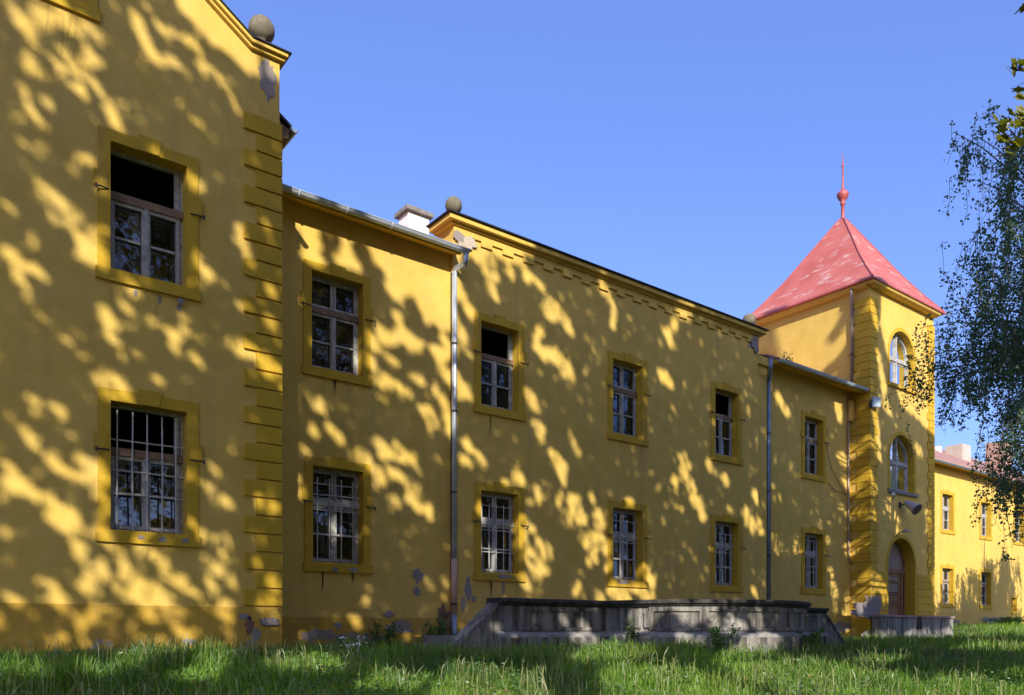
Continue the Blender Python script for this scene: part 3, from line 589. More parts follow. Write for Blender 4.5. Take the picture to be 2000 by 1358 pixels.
for s_ in (1,): 
    e.sweep([(TX0, DT, TZ-.16), (TX0, DT+TD, TZ-.16)][::-1]+[(TX0, DT, TZ-.16)][:0], [(0, 0), (.16, 0), (.26, .05), (.30, .126), (0, .126)])
    e.sweep([(TX0, DT, TZ-.16), (TX1, DT, TZ-.16)], [(0, 0), (.16, 0), (.26, .05), (.30, .126), (0, .126)])
e.box(TX0-.29, TX0, DT-.29, DT, TZ-.10, TZ-.034)
e.build('tower_cornice', 'wall', B)
fn = MB(); fn.lathe((cxr, cyr, ap), [(.10, -.12), (.085, 0), (.07, .12), (.055, .55), (.10, .58), (.10, .62), (.06, .66), (.14, .76), (.20, .86), (.22, .95), (.215, 1.0), (.14, 1.08), (.07, 1.13), (.04, 1.25), (.028, 2.02), (.05, 2.05), (.05, 2.09), (.024, 2.12), (.004, 2.6)], 18)
sub(tr_, 'finial', fn, 'redmetal', smooth=True)
pipe([(26.62, DT+.55, 11.9), (26.60, DT+.52, 11.72), (26.79, DT+.62, 11.5), (26.80, DT+.62, 8.74)], 'tower_drainpipe', 'rustpipe', .055, (9.7,), 'brown drainpipe on the side of the tower')

# --- far right wing
rx = [(X(1840, DR)+4.42*i, X(1861, DR)+4.42*i) for i in range(4)]
rops = [(a, b, 5.18, 6.98) for a, b in rx]+[(a, b, 1.455, 3.23) for a, b in rx[:2]]+[(X(1976, DR), X(1985, DR), 1.19, 1.95)]
wall('far_wing_wall', DR, TX1, 64, -GR, lambda x: 8.42, rops, 'sunlit yellow wall of the far wing beyond the tower')
for i, o in enumerate(rops[:6]): window(DR, *o, ears=False, hooks=False, simple=False, brown=i > 3, label=('upper' if i < 4 else 'lower')+' window of the sunlit far wing')
window(DR, *rops[6], ears=False, hooks=False, simple=True, tw=.07, label='small low window at the end of the far wing')
mb = MB().poly((64, DR, -GR), (64, DR+10.4, -GR), (64, DR+10.4, 8.42), (64, DR, 8.42)).poly((xe, DR+10.4, -GR), (64, DR+10.4, -GR), (64, DR+10.4, 8.42), (xe, DR+10.4, 8.42)); mb.build('back_wall', 'wall', B)
eave(TX1, 64.2, DR); roof(TX1, 64.4, DR, 11.4, k=.58)
gutter((TX1, DR-.56, 8.335), (64.3, DR-.56, 8.335), m='pipe')
chimney(50.9, 52.0, 22.0, 23.0, 9, 11.25, 'pale', None, 'broad pale chimney on the far wing roof'); chimney(53.8, 55.3, 21.0, 21.9, 9, 11.65, 'brick', None, 'bare red brick chimney on the far wing roof')
chimney(49.2, 49.6, 22.6, 23.0, 9, 10.98, 'whitewash', None, 'small white chimney on the far wing roof beside the tower')

# --- areas of missing paint
for (x, y, a, b, D, mm, pr) in ((522, 150, 24, 44, D1, 'bare', .004), (528, 178, 12, 26, D1, 'bare', .005), (488, 1222, 11, 22, D1-.03, 'brickish', .006), (478, 1205, 14, 8, D1-.03, 'bare', .006), (525, 1215, 26, 10, D1-.045, 'bare', .05), (500, 1240, 14, 16, D1-.03, 'bare', .006), (370, 1255, 20, 8, D1-.03, 'bare', .005),
    (816, 1125, 13, 19, D2, 'bare', .004), (813, 1155, 10, 11, D2, 'bare', .004), (780, 1225, 34, 16, D2-.025, 'bare', .005), (700, 1252, 60, 20, D2-.025, 'bare', .006), (760, 1200, 12, 8, D2-.025, 'bare', .005), (620, 1240, 40, 16, D2-.025, 'bare', .006), (660, 1222, 10, 8, D2-.025, 'bare', .005), (866, 1205, 14, 30, D2-.025, 'brickish', .007),
    (914, 1150, 8, 26, DP, 'bare', .004), (905, 1180, 7, 18, DP, 'bare', .004), (983, 1148, 3, 18, DP, 'bare', .004), (925, 1170, 6, 8, DP, 'bare', .004), (912, 474, 26, 17, DP-.045, 'pale', .008), (896, 462, 14, 14, DP-.045, 'bare', .009), (1475, 670, 9, 22, DP-.045, 'bare', .008), (1468, 676, 8, 10, DP, 'bare', .004),
    (1690, 1192, 36, 20, DT-.036, 'bare', .006), (1705, 1180, 20, 24, DT-.036, 'bare', .007), (1668, 1060, 9, 14, DW2, 'bare', .05), (1640, 1225, 26, 12, DW2-.025, 'bare', .006), (1700, 1240, 20, 10, DT-.06, 'bare', .006),
    (265, 573, 5, 10, D1, 'bare', .004), (312, 585, 4, 12, D1, 'bare', .004), (352, 588, 9, 8, D1-.052, 'bare', .006), (350, 600, 6, 9, D1, 'bare', .004), (275, 1050, 9, 6, D1-.052, 'bare', .006), (318, 1054, 10, 8, D1-.052, 'bare', .006), (362, 1056, 8, 6, D1-.052, 'bare', .006), (655, 1113, 8, 6, D2-.052, 'bare', .006), (690, 1113, 12, 6, D2-.052, 'bare', .006), (985, 1126, 16, 5, DP-.052, 'bare', .006), (1218, 1137, 14, 5, DP-.052, 'bare', .006), (1950, 1213, 40, 9, DR, 'bare', .01), (1860, 1215, 20, 8, DR, 'bare', .01)):
    patch(x, y, a, b, D, mm, 3, pr)
mb = MB()                                       # broken masonry and stone lumps round the drain outlet
for i in range(30): 
    t = R.uniform(0, 1); xx = xp+R.uniform(-.28, .05); zz = -.25+R.uniform(0, .75); a = R.uniform(.03, .07)
    mb.box(xx-a*1.3, xx+a*1.3, D2-.07-R.uniform(0, .06), D2-.02, zz-a*.5, zz+a*.5)
mb.build('broken_masonry', 'brickish', B)

# ------------------------------------------------------------------ terrace
T = thing('stone_terrace', (14, 11, -.3), 'low black-topped curved stone terrace in front of the parapet wall', 'terrace')
path = [(8.75, 11.75), (11.45, 11.75)]
n = 22; lob = [(14.0-2.55*math.cos(math.pi*i/n), 11.75-2.3*math.sin(math.pi*i/n)) for i in range(n+1)]
path += [(11.47, 11.72)] + lob[1:-1] + [(16.53, 11.72), (16.55, 11.75), (19.3, 11.75)]
p3 = lambda z: [(x, y, z) for x, y in path]
MB().sweep(p3(0), [(-.28, -1.6), (0, -1.6), (0, .49), (-.28, .49)]).build('parapet', 'stone', T)
cs = MB().sweep(p3(0), [(-.36, .49), (.05, .49), (.08, .515), (.08, .535), (.13, .55), (.13, .60), (.10, .625), (-.36, .625)]); cs.build('coping', 'capstone', T, bevel=.01)
ld = MB().sweep(p3(0), [(0.001, -1.6), (.15, -1.6), (.15, -.06), (.13, -.03), (0.001, .02)]); 
ld.build('base_ledge', 'ledge', T)
MB().sweep(p3(0), [(.001, -1.6), (.115, -1.6), (.115, -.075), (.154, -.075), (.154, -1.6), (.16, -1.6), (.16, -.105), (.001, -.105)][1:3]+[(.165, -.105), (.165, -1.6)]).build('base', 'stone', T)
def strip(a, b, z0, z1): MB().box(a, b, 11.75-.045, 11.75-.001, z0, z1).build('panel_border', 'stone', T)   # raised panel borders
for a, b in ((8.8, 9.02), (9.22, 9.34), (11.1, 11.3), (16.7, 16.9), (18.9, 19.25)): strip(a, b, .03, .48)
for a, b in ((9.34, 11.1), (16.9, 18.9)): strip(a, b, .40, .48); strip(a, b, .03, .10)
pl = MB()
lp = [(x, y) for x, y in lob[3:-3]]
pl.sweep([(x, y, 0) for x, y in lp], [(.001, .40), (.045, .40), (.045, .485), (.001, .485)]); pl.sweep([(x, y, 0) for x, y in lp], [(.001, .03), (.045, .03), (.045, .09), (.001, .09)])
for k in (3, 6, 11, 16, 19):
    x, y = lob[k]; ang = math.pi*k/n; ox, oy = -math.cos(ang), -math.sin(ang)*.95
    tx, ty = -oy, ox; w_ = .09; pl.hexa([(x+ox*a+tx*b, y+oy*a+ty*b, z) for z in (.09, .40) for a, b in ((-.02, -w_), (.048, -w_), (.048, w_), (-.02, w_))])
pl.build('curved_panel_border', 'stone', T)
fl = MB(); P = [(8.9, 15.05)]+[(8.9, 11.85)]+[(11.4, 11.85)]+[(14.0-2.4*math.cos(math.pi*i/n), 11.75-2.15*math.sin(math.pi*i/n)) for i in range(n+1)]+[(16.6, 11.85), (19.2, 11.85), (19.2, 15.05)]
fl.poly(*[(x, y, -.04) for x, y in P]); fl.build('terrace_floor', 'concrete', T)
for s_, xa in ((-1, 8.75), (1, 19.3)):          # stair flights down each end with sloping cheeks
    ch = MB(); ln = 1.05
    for yy in (11.75,):
        a, b = (xa, xa+s_*ln); z0a, z0b = .46, -.45
        pts = [(a, yy, -1.6), (b, yy, -1.6), (b, yy+.26, -1.6), (a, yy+.26, -1.6), (a, yy, z0a), (b, yy, z0b), (b, yy+.26, z0b), (a, yy+.26, z0a)]; ch.hexa(pts)
    ch.build('stair_cheek', 'stone', T)
    cc = MB()
    for yy in (11.75,):
        a, b = (xa+s_*.02, xa+s_*(ln+.1)); cc.hexa([(a, yy-.03, .455), (b, yy-.03, -.50), (b, yy+.29, -.50), (a, yy+.29, .455), (a, yy-.03, .53), (b, yy-.03, -.42), (b, yy+.29, -.42), (a, yy+.29, .53)])
    cc.build('cheek_coping', 'stone', T)
    st = MB()
    for i in range(4): a = xa+s_*.24*i; st.box(min(a, a+s_*.26), max(a, a+s_*.26), 12.01, 13.9, -1.5, -.06-.15*i)
    st.build('steps', 'concrete', T)

# ------------------------------------------------------------------ porch walls before the tower door
def porch(x0, x1, y0, label):
    p = thing('porch_wall', ((x0+x1)/2, y0, -.2), label, 'wall', 'low walls before the tower door')
    MB().box(x0, x1, y0, y0+.28, -1.5, .52).build('wall_body', 'stone', p); MB().box(x0-.05, x1+.05, y0-.05, y0+.33, .52, .60).build('wall_coping', 'porchcap', p, bevel=.01)
porch(26.8, 29.35, 14.26, 'low grey wall with reddish coping left of the steps to the tower door')
porch(29.75, 32.2, 14.26, 'low grey wall with reddish coping at the right corner of the tower')
s_ = thing('stone_steps', (29.6, 13.6, -.3), 'worn stone steps leading to the arched tower door', 'steps')
MB().box(29.15, 30.6, 13.5, 14.2, -1.5, .02-.1).box(28.9, 31.0, 13.1, 13.5, -1.5, -.22).build('tread', 'concrete', s_)
MB().box(29.36, 29.74, 14.2, 14.62, -1.5, .1).build('top_step', 'concrete', s_)

# ------------------------------------------------------------------ fittings on the tower
p = at(1712, 785, 27.9); f = thing('floodlight', tuple(p), 'square grey floodlight bolted to the tower quoins', 'floodlight')
ax = Vector((-.5, -1, -.10)).normalized(); rt = ax.cross(Vector((0, 0, 1))).normalized(); up = rt.cross(ax)
def ob(mb, c, a, b, d0, d1, k=1.0):
    mb.hexa([c+rt*sx*a*kk+up*sy*b*kk+ax*d for d, kk in ((d0, k), (d1, 1)) for sx, sy in ((-1, -1), (1, -1), (1, 1), (-1, 1))])
m_ = MB(); ob(m_, p, .16, .17, -.10, 0, .8); m_.build('lamp_housing', 'lamp', f); m_ = MB(); ob(m_, p, .14, .15, .001, .012); m_.build('lamp_glass', 'lampglass', f)
m_ = MB(); m_.tube([p-ax*.08-up*.02, p-ax*.2-up*.04, (p.x-.12, DT-.02, p.z-.1)], .03, 6); m_.box(p.x-.2, p.x-.05, DT-.06, DT-.03, p.z-.2, p.z+.02); m_.build('bracket', 'iron', f)
p = at(1783, 990, 29.0); f = thing('horn_loudspeaker', tuple(p), 'grey horn loudspeaker mounted above the tower door', 'loudspeaker')
d = Vector((-.10, -.75, -.52)).normalized(); m_ = MB(); m_.tube([p-d*.34, p-d*.30, p-d*.22, p-d*.1, p+d*.12, p+d*.2], [.07, .10, .11, .13, .19, .22], 20); m_.build('horn', 'horn', f, True)
m_ = MB(); m_.tube([p+d*.204, p+d*.212], [.20, .20], 20); m_.build('horn_mouth', 'hornin', f); m_ = MB(); m_.tube([p-d*.25, (p.x-.12, DT+.0, p.z+.1)], .025, 6); m_.box(p.x-.2, p.x-.04, DT-.025, DT-.002, p.z, p.z+.2); m_.build('bracket', 'iron', f)
p = at(1766, 1038, 28.9); f = thing('wall_lamp', tuple(p), 'small dark lamp bracket on the crown of the door arch', 'lamp')
m_ = MB(); m_.tube([(p.x, DT-.01, p.z-.12), (p.x, DT-.1, p.z-.03), (p.x, DT-.3, p.z+.02)], .02, 6); m_.build('arm', 'iron', f); m_ = MB(); m_.lathe((p.x, DT-.32, p.z), [(.13, -.03), (.10, .03), (.03, .07), (.02, .09)], 14); m_.build('lamp_shade', 'rustpipe', f)
p = at(1744, 966, 28.8); f = thing('wall_bracket', tuple(p), 'small pale bracket with a hook under the lower arched window', 'bracket')
m_ = MB().box(p.x-.06, p.x+.1, DT-.12, DT-.001, p.z-.02, p.z+.07); m_.build('mount_plate', 'lamp', f); m_ = MB().tube([(p.x, DT-.1, p.z-.02), (p.x-.05, DT-.16, p.z-.1), (p.x-.14, DT-.18, p.z-.1), (p.x-.16, DT-.18, p.z-.2)], .018, 6); m_.build('hook', 'iron', f)

# ------------------------------------------------------------------ sunlight through the trees: where light and shade fall
Lh = np.array(L); PX = np.array([L.y, -L.x, 0]); PX /= np.linalg.norm(PX); QX = np.cross(PX, Lh); QX = QX if QX[2] > 0 else -QX
RES = 0.04; P0, Q0, NP, NQ = -14., -9., 1500, 1000
MASK = np.zeros((NQ, NP), bool); THIN = np.zeros((NQ, NP), bool)
def pq(v): v = np.asarray(v); return v @ PX, v @ QX
def fillpoly(pts, val, thin=False):
    pp = (np.array([q[0] for q in pts])-P0)/RES; qq = (np.array([q[1] for q in pts])-Q0)/RES
    a0, a1 = max(0, int(pp.min())-1), min(NP, int(pp.max())+2); b0, b1 = max(0, int(qq.min())-1), min(NQ, int(qq.max())+2)
    if a1 <= a0 or b1 <= b0: return
    gx, gy = np.meshgrid(np.arange(a0, a1)+.5, np.arange(b0, b1)+.5); ins = np.zeros(gx.shape, bool); j = len(pp)-1
    for i in range(len(pp)):
        c = ((qq[i] > gy) != (qq[j] > gy)); dy = qq[j]-qq[i]
        ins ^= c & (gx < (pp[j]-pp[i])*(gy-qq[i])/(dy if abs(dy) > 1e-9 else 1e-9)+pp[i]); j = i
    MASK[b0:b1, a0:a1][ins] = val; THIN[b0:b1, a0:a1][ins] = thin and not val
def onplane(x, y, D):                           # photo pixel to a world point on the wall Y=D, on the tower's side ('S') or on the ground ('N')
    if D == 'S': Y = TX0/U(x); return (TX0, Y, (HOR-y)*(C*TX0+S*Y)/F)
    if D == 'N':
        d = 4.0
        while d < 60:
            p = at(x, y, d)
            if p.z <= ground(p.x, p.y)+.12: break
            d += .1
        return tuple(at(x, y, d))
    return (X(x, D), D, Z(x, y, D))
def area(D, pts, val):
    out = []
    for i, (a, b) in enumerate(pts):
        c, d = pts[(i+1) % len(pts)]
        for k in range(4): t = k/4; out.append(pq(onplane(a+(c-a)*t, b+(d-b)*t, D)))
    fillpoly(out, val)
def stroke(D, x0, y0, x1, y1, r, val=False):
    dx, dy = x1-x0, y1-y0; l = math.hypot(dx, dy) or 1; dx, dy = dx/l, dy/l; a = math.atan2(dy, dx); pts = []
    for i in range(9): t = a-math.pi/2+math.pi*i/8; pts.append((x1+r*math.cos(t), y1+r*math.sin(t)))
    for i in range(9): t = a+math.pi/2+math.pi*i/8; pts.append((x0+r*math.cos(t), y0+r*math.sin(t)))
    fillpoly([pq(onplane(px_, py_, D)) for px_, py_ in pts], val, True)
def strokes(D, txt, val=False, k=1.0):
    for s in txt.split(';'):
        if s.strip(): a = [float(q) for q in s.split(',')]; stroke(D, *a[:4], a[4]*k, val)
def paint():
    KS = .74
    # ground
    area('N', [(-300, 1266), (700, 1262), (1700, 1246), (2000, 1240), (2300, 1236), (2300, 1420), (-300, 1420)], True)
    for p in ([(820, 1440), (850, 1340), (890, 1300), (940, 1292), (1000, 1308), (1050, 1330), (1075, 1440)], [(1150, 1440), (1180, 1312), (1270, 1296), (1350, 1308), (1420, 1290), (1560, 1292), (1700, 1308), (1800, 1332), (1850, 1318), (2100, 1300), (2200, 1440)], [(160, 1318), (230, 1294), (330, 1278), (460, 1270), (450, 1312), (400, 1328)], [(510, 1306), (550, 1284), (650, 1280), (670, 1304), (580, 1316)], [(1110, 1294), (1140, 1268), (1240, 1262), (1275, 1280), (1200, 1290)], [(1390, 1282), (1440, 1268), (1510, 1270), (1490, 1286)], [(690, 1334), (750, 1316), (840, 1328), (810, 1350)], [(-20, 1318), (60, 1300), (120, 1312), (60, 1326)], [(1640, 1290), (1700, 1278), (1790, 1284), (1720, 1298)], [(1860, 1262), (1930, 1250), (2080, 1250), (2080, 1266)]): area('N', p, False)
    # short wing, parapet, wing
    area(DW2, [(1480, 680), (1700, 750), (1700, 1262), (1480, 1262)], True)
    strokes(DW2, '1517,770,1540,810,6;1635,780,1640,815,7;1545,910,1552,925,6;1515,1055,1525,1075,14;1525,1070,1538,1085,7;1550,1055,1560,1075,10;1640,890,1652,905,9;1650,935,1655,950,7;1600,1020,1603,1030,6;1645,990,1652,1000,5;1655,1070,1660,1080,9;1620,1110,1625,1120,6;1625,1140,1632,1165,7;1630,1180,1632,1190,6;1655,1170,1660,1200,8;1615,1050,1618,1060,5;1650,1200,1655,1230,6', k=KS)
    area(DP, [(884, 490), (930, 440), (1040, 460), (1500, 640), (1500, 1262), (884, 1262)], True)
    area(DP, [(870, 410), (1046, 468), (1036, 498), (1012, 502), (1000, 508), (985, 507), (975, 500), (955, 503), (940, 492), (920, 500), (900, 470)], False)
    strokes(DP, '930,490,945,520,7;960,500,965,540,7;950,540,970,585,8;990,520,1000,540,6;1010,500,1030,540,8;1040,545,1055,560,8;1070,590,1090,610,14;1065,600,1075,620,9;1100,625,1115,650,9;1050,640,1058,650,7;1045,665,1065,700,8;1080,690,1095,710,10;1100,705,1112,720,9;1105,730,1120,745,7;1175,560,1180,570,8;1185,570,1190,588,8;1200,605,1203,615,6;1195,630,1200,642,6;1325,610,1345,620,8;1315,630,1318,640,8;1302,650,1312,670,8;1290,728,1310,750,9;1005,680,1012,700,9;1030,770,1045,790,11;1048,825,1058,850,8;1055,850,1060,865,7;1118,860,1132,890,8;1075,880,1080,890,6;1085,895,1105,915,10;1095,925,1105,945,10;1335,895,1345,912,8;1333,920,1338,930,6;1385,905,1393,922,7;1415,930,1418,945,6;910,865,920,880,10;935,890,945,905,9;1005,925,1020,940,10;1045,955,1052,975,8;985,940,990,945,5;1092,970,1100,980,11;1120,975,1135,1015,14;1090,990,1110,1020,11;1155,970,1160,985,7;1165,1005,1175,1030,8;1145,1050,1160,1090,13;1165,1045,1175,1055,10;1155,1080,1158,1100,6;1020,1015,1040,1035,9;1015,1020,1020,1060,6;1020,1060,1050,1120,14;1055,1060,1075,1085,9;1060,1090,1070,1120,8;1020,1130,1045,1165,10;1125,1145,1132,1160,11;1165,1160,1175,1175,7;1195,1150,1215,1172,12;1215,1150,1225,1170,9;1240,1150,1275,1170,9;1255,1110,1275,1140,10;1185,1060,1188,1110,6;1222,975,1232,985,6;935,990,942,1005,8;950,1060,960,1100,8;1205,1070,1212,1110,7;1348,950,1355,960,10;1355,975,1368,990,11;1370,1000,1374,1015,6;1315,930,1320,945,6;1425,993,1430,998,6;1475,960,1480,980,6;1455,1000,1475,1040,9;1480,1010,1490,1035,7;1460,800,1462,808,5;1470,1150,1480,1165,6', k=KS)
    strokes(DP, '1033,1088,1037,1098,5', True)
    area(D2, [(540, 395), (890, 498), (890, 1264), (540, 1264)], True)
    for p in ([(552, 390), (622, 430), (619, 468), (626, 498), (642, 517), (600, 517), (590, 500), (583, 475), (560, 445)], [(655, 430), (692, 448), (684, 475), (690, 505), (707, 521), (700, 529), (660, 515), (650, 500), (666, 492), (670, 460)], [(722, 450), (900, 490), (889, 600), (883, 642), (865, 640), (835, 627), (820, 602), (815, 576), (800, 573), (795, 584), (770, 584), (754, 562), (750, 546), (768, 546), (752, 520), (735, 516), (727, 500)]): area(D2, p, False)
    strokes(D2, '858,560,870,592,4', True)
    strokes(D2, '770,610,780,625,8;740,640,765,665,11;780,650,815,675,14;845,680,880,690,12;865,660,885,690,8;895,650,905,680,12;900,590,920,620,8;895,565,905,595,8;718,700,735,730,9;735,735,750,755,9;765,705,772,715,8;725,660,732,680,6;755,740,775,750,8;805,735,820,745,9;860,710,885,750,10;885,740,905,780,12;785,760,800,770,10;830,800,850,830,13;850,760,870,790,8;870,785,880,840,9;895,760,910,775,12;622,785,630,800,8;672,795,675,805,6;612,840,618,850,8;645,840,665,855,10;745,870,755,890,13;770,870,805,905,12;700,885,720,900,9;725,915,745,940,11;760,915,780,935,8;785,930,810,955,8;765,970,775,985,8;800,970,820,995,13;835,990,840,1010,6;575,885,582,1000,8;590,880,605,885,8;585,940,590,970,8;574,770,579,790,6;693,1212,700,1225,8;900,900,912,910,9;650,1005,655,1050,5;690,650,697,700,6', k=KS)
    # gabled block
    area(D1, [(-220, -420), (330, -60), (350, 0), (365, 35), (400, 65), (430, 90), (470, 130), (495, 143), (560, 150), (556, 1270), (-220, 1270)], True)
    strokes(D1, '5,0,25,20,7;80,-15,62,80,17;30,40,60,60,12;100,30,150,55,12;110,0,130,30,12;150,55,165,65,8;53,115,76,150,9;115,95,165,150,10;165,85,185,130,10;185,60,195,85,7;103,120,125,140,9;135,160,150,175,9;160,180,180,210,12;180,155,200,185,8;217,210,235,235,9;40,178,55,200,9;57,210,92,255,8;25,215,30,230,11;5,238,12,248,8;85,195,100,210,7;200,220,208,240,6;45,277,55,290,5;55,310,68,325,7;160,305,172,325,8;218,0,225,15,7;285,10,300,22,9;310,0,320,12,7;262,30,300,115,11;300,40,325,65,8;325,65,360,65,9;305,115,345,120,13;345,130,348,142,8;362,90,372,115,6;385,100,390,112,6;390,125,400,148,8;430,148,453,190,8', k=.60)
    strokes(D1, '60,340,85,360,6;90,365,115,390,11;120,395,140,415,10;105,425,140,445,9;145,420,165,440,10;175,450,195,475,11;155,465,180,490,10;180,495,195,515,8;5,395,30,420,7;10,495,40,525,12;62,515,80,535,11;25,540,45,555,8;65,460,70,478,6;85,390,90,400,6;192,352,212,372,9;195,440,205,460,8;190,490,205,530,12;370,345,380,375,8;385,350,395,370,6;240,565,255,575,8;200,600,220,640,17;235,590,255,610,9;215,660,228,672,12;250,630,262,640,7;292,620,305,635,9;325,640,350,665,9;340,630,352,640,7;380,650,390,665,9;395,520,405,545,9;470,455,485,495,10;450,670,490,690,14;465,590,475,600,7;405,660,415,670,6;235,690,245,700,8;260,685,275,700,8;375,690,395,720,7;195,740,210,755,10;220,735,230,745,8;250,750,258,758,6;298,730,320,750,8;195,765,215,775,9;235,770,255,780,7;200,795,208,808,7;60,780,75,785,7;65,805,85,825,9;115,790,125,800,8;35,825,50,845,8;50,855,70,875,10;95,890,120,925,9;160,890,190,915,11;190,905,210,940,10;155,925,185,950,10;185,950,212,985,10;15,905,35,930,11;0,940,60,965,13;60,960,95,950,9;100,975,125,1010,11;140,1000,150,1020,11;200,1005,210,1015,8;405,905,408,912,6;425,915,445,945,9;400,950,420,975,9;435,970,455,990,10;372,930,376,940,7;485,935,492,950,8;485,970,495,990,8', k=.60)
    strokes(D1, '95,1010,160,1050,14;150,1080,200,1110,13;185,1030,205,1040,10;210,1060,250,1110,14;270,1060,320,1095,13;240,1120,300,1175,17;260,1160,300,1170,14;270,1095,280,1105,9;330,1120,355,1140,13;310,1145,340,1170,8;155,1125,190,1150,10;100,1140,120,1190,16;215,1140,225,1150,9;375,1020,380,1035,10;405,1050,420,1070,8;435,1050,450,1075,9;440,1080,455,1100,12;400,1090,420,1110,10;430,1110,460,1140,10;405,1130,425,1155,10;365,1140,390,1180,8;460,1020,470,1035,8;10,1160,40,1190,8;205,1185,225,1205,8;240,1185,255,1195,8;275,1175,300,1210,11;140,1195,170,1220,11;180,1195,195,1215,10;330,1205,340,1225,8;345,1190,365,1200,8;425,1195,450,1225,16;440,1180,480,1200,12;250,1225,270,1235,7;350,1235,375,1250,9;120,1250,140,1255,8;0,1215,5,1225,8;165,1250,178,1254,6;195,1255,205,1260,7;475,1235,490,1255,9;312,1245,330,1255,7;480,680,530,720,10;520,735,540,750,9;500,980,540,1000,10;500,1040,515,1060,8;505,1100,545,1150,14;520,1110,540,1180,12;515,620,540,650,8;520,700,545,735,12;500,1150,520,1190,12;520,1200,540,1230,9;522,560,540,590,6;522,440,535,470,6', k=.60)
    # tower side, then front
    area('S', [(1470, 640), (1699, 566), (1699, 790), (1640, 770), (1470, 720)], True)
    for p in ([(1518, 600), (1650, 570), (1632, 632), (1612, 662), (1622, 684), (1592, 700), (1566, 730), (1536, 770), (1526, 712)], [(1560, 745), (1600, 700), (1640, 660), (1655, 640), (1650, 680), (1610, 715), (1590, 745)]): area('S', p, False)
    area(DT, [(1694, 560), (1716, 545), (1722, 560), (1722, 640), (1735, 700), (1748, 745), (1760, 790), (1790, 815), (1840, 870), (1840, 1240), (1694, 1250)], True)
    strokes(DT, '1715,690,1730,780,6;1720,780,1738,802,7;1705,800,1715,850,6;1712,860,1715,900,8;1790,870,1798,890,6;1735,980,1745,1010,9;1750,1015,1755,1040,7;1690,850,1700,870,8;1690,915,1704,960,12;1694,980,1705,1010,9;1690,1040,1698,1060,9;1700,1120,1715,1150,10;1715,1130,1730,1170,8;1694,1150,1700,1160,8;1812,1000,1816,1060,6;1822,1120,1828,1180,7;1700,590,1712,640,5', k=KS)
    # terrace
    area(11.7, [(965, 1168), (1215, 1168), (1215, 1265), (965, 1265)], True); area(9.9, [(1215, 1168), (1575, 1168), (1575, 1265), (1215, 1265)], True)
    strokes(11.7, '1122,1250,1148,1258,18;1100,1205,1105,1220,8;1135,1210,1150,1230,10;966,1215,975,1230,7', k=KS)
    strokes(9.9, '1390,1175,1430,1185,12;1405,1220,1430,1240,15;1455,1220,1460,1240,10;1345,1240,1365,1260,12;1500,1180,1520,1195,9;1470,1185,1480,1190,8;1340,1215,1350,1225,6', k=KS)
paint()
mp_ = pq(at(1990, 255, 7.6)); fillpoly([(mp_[0]+.45*math.cos(t), mp_[1]+.45*math.sin(t)) for t in [i*.4 for i in range(16)]], False)

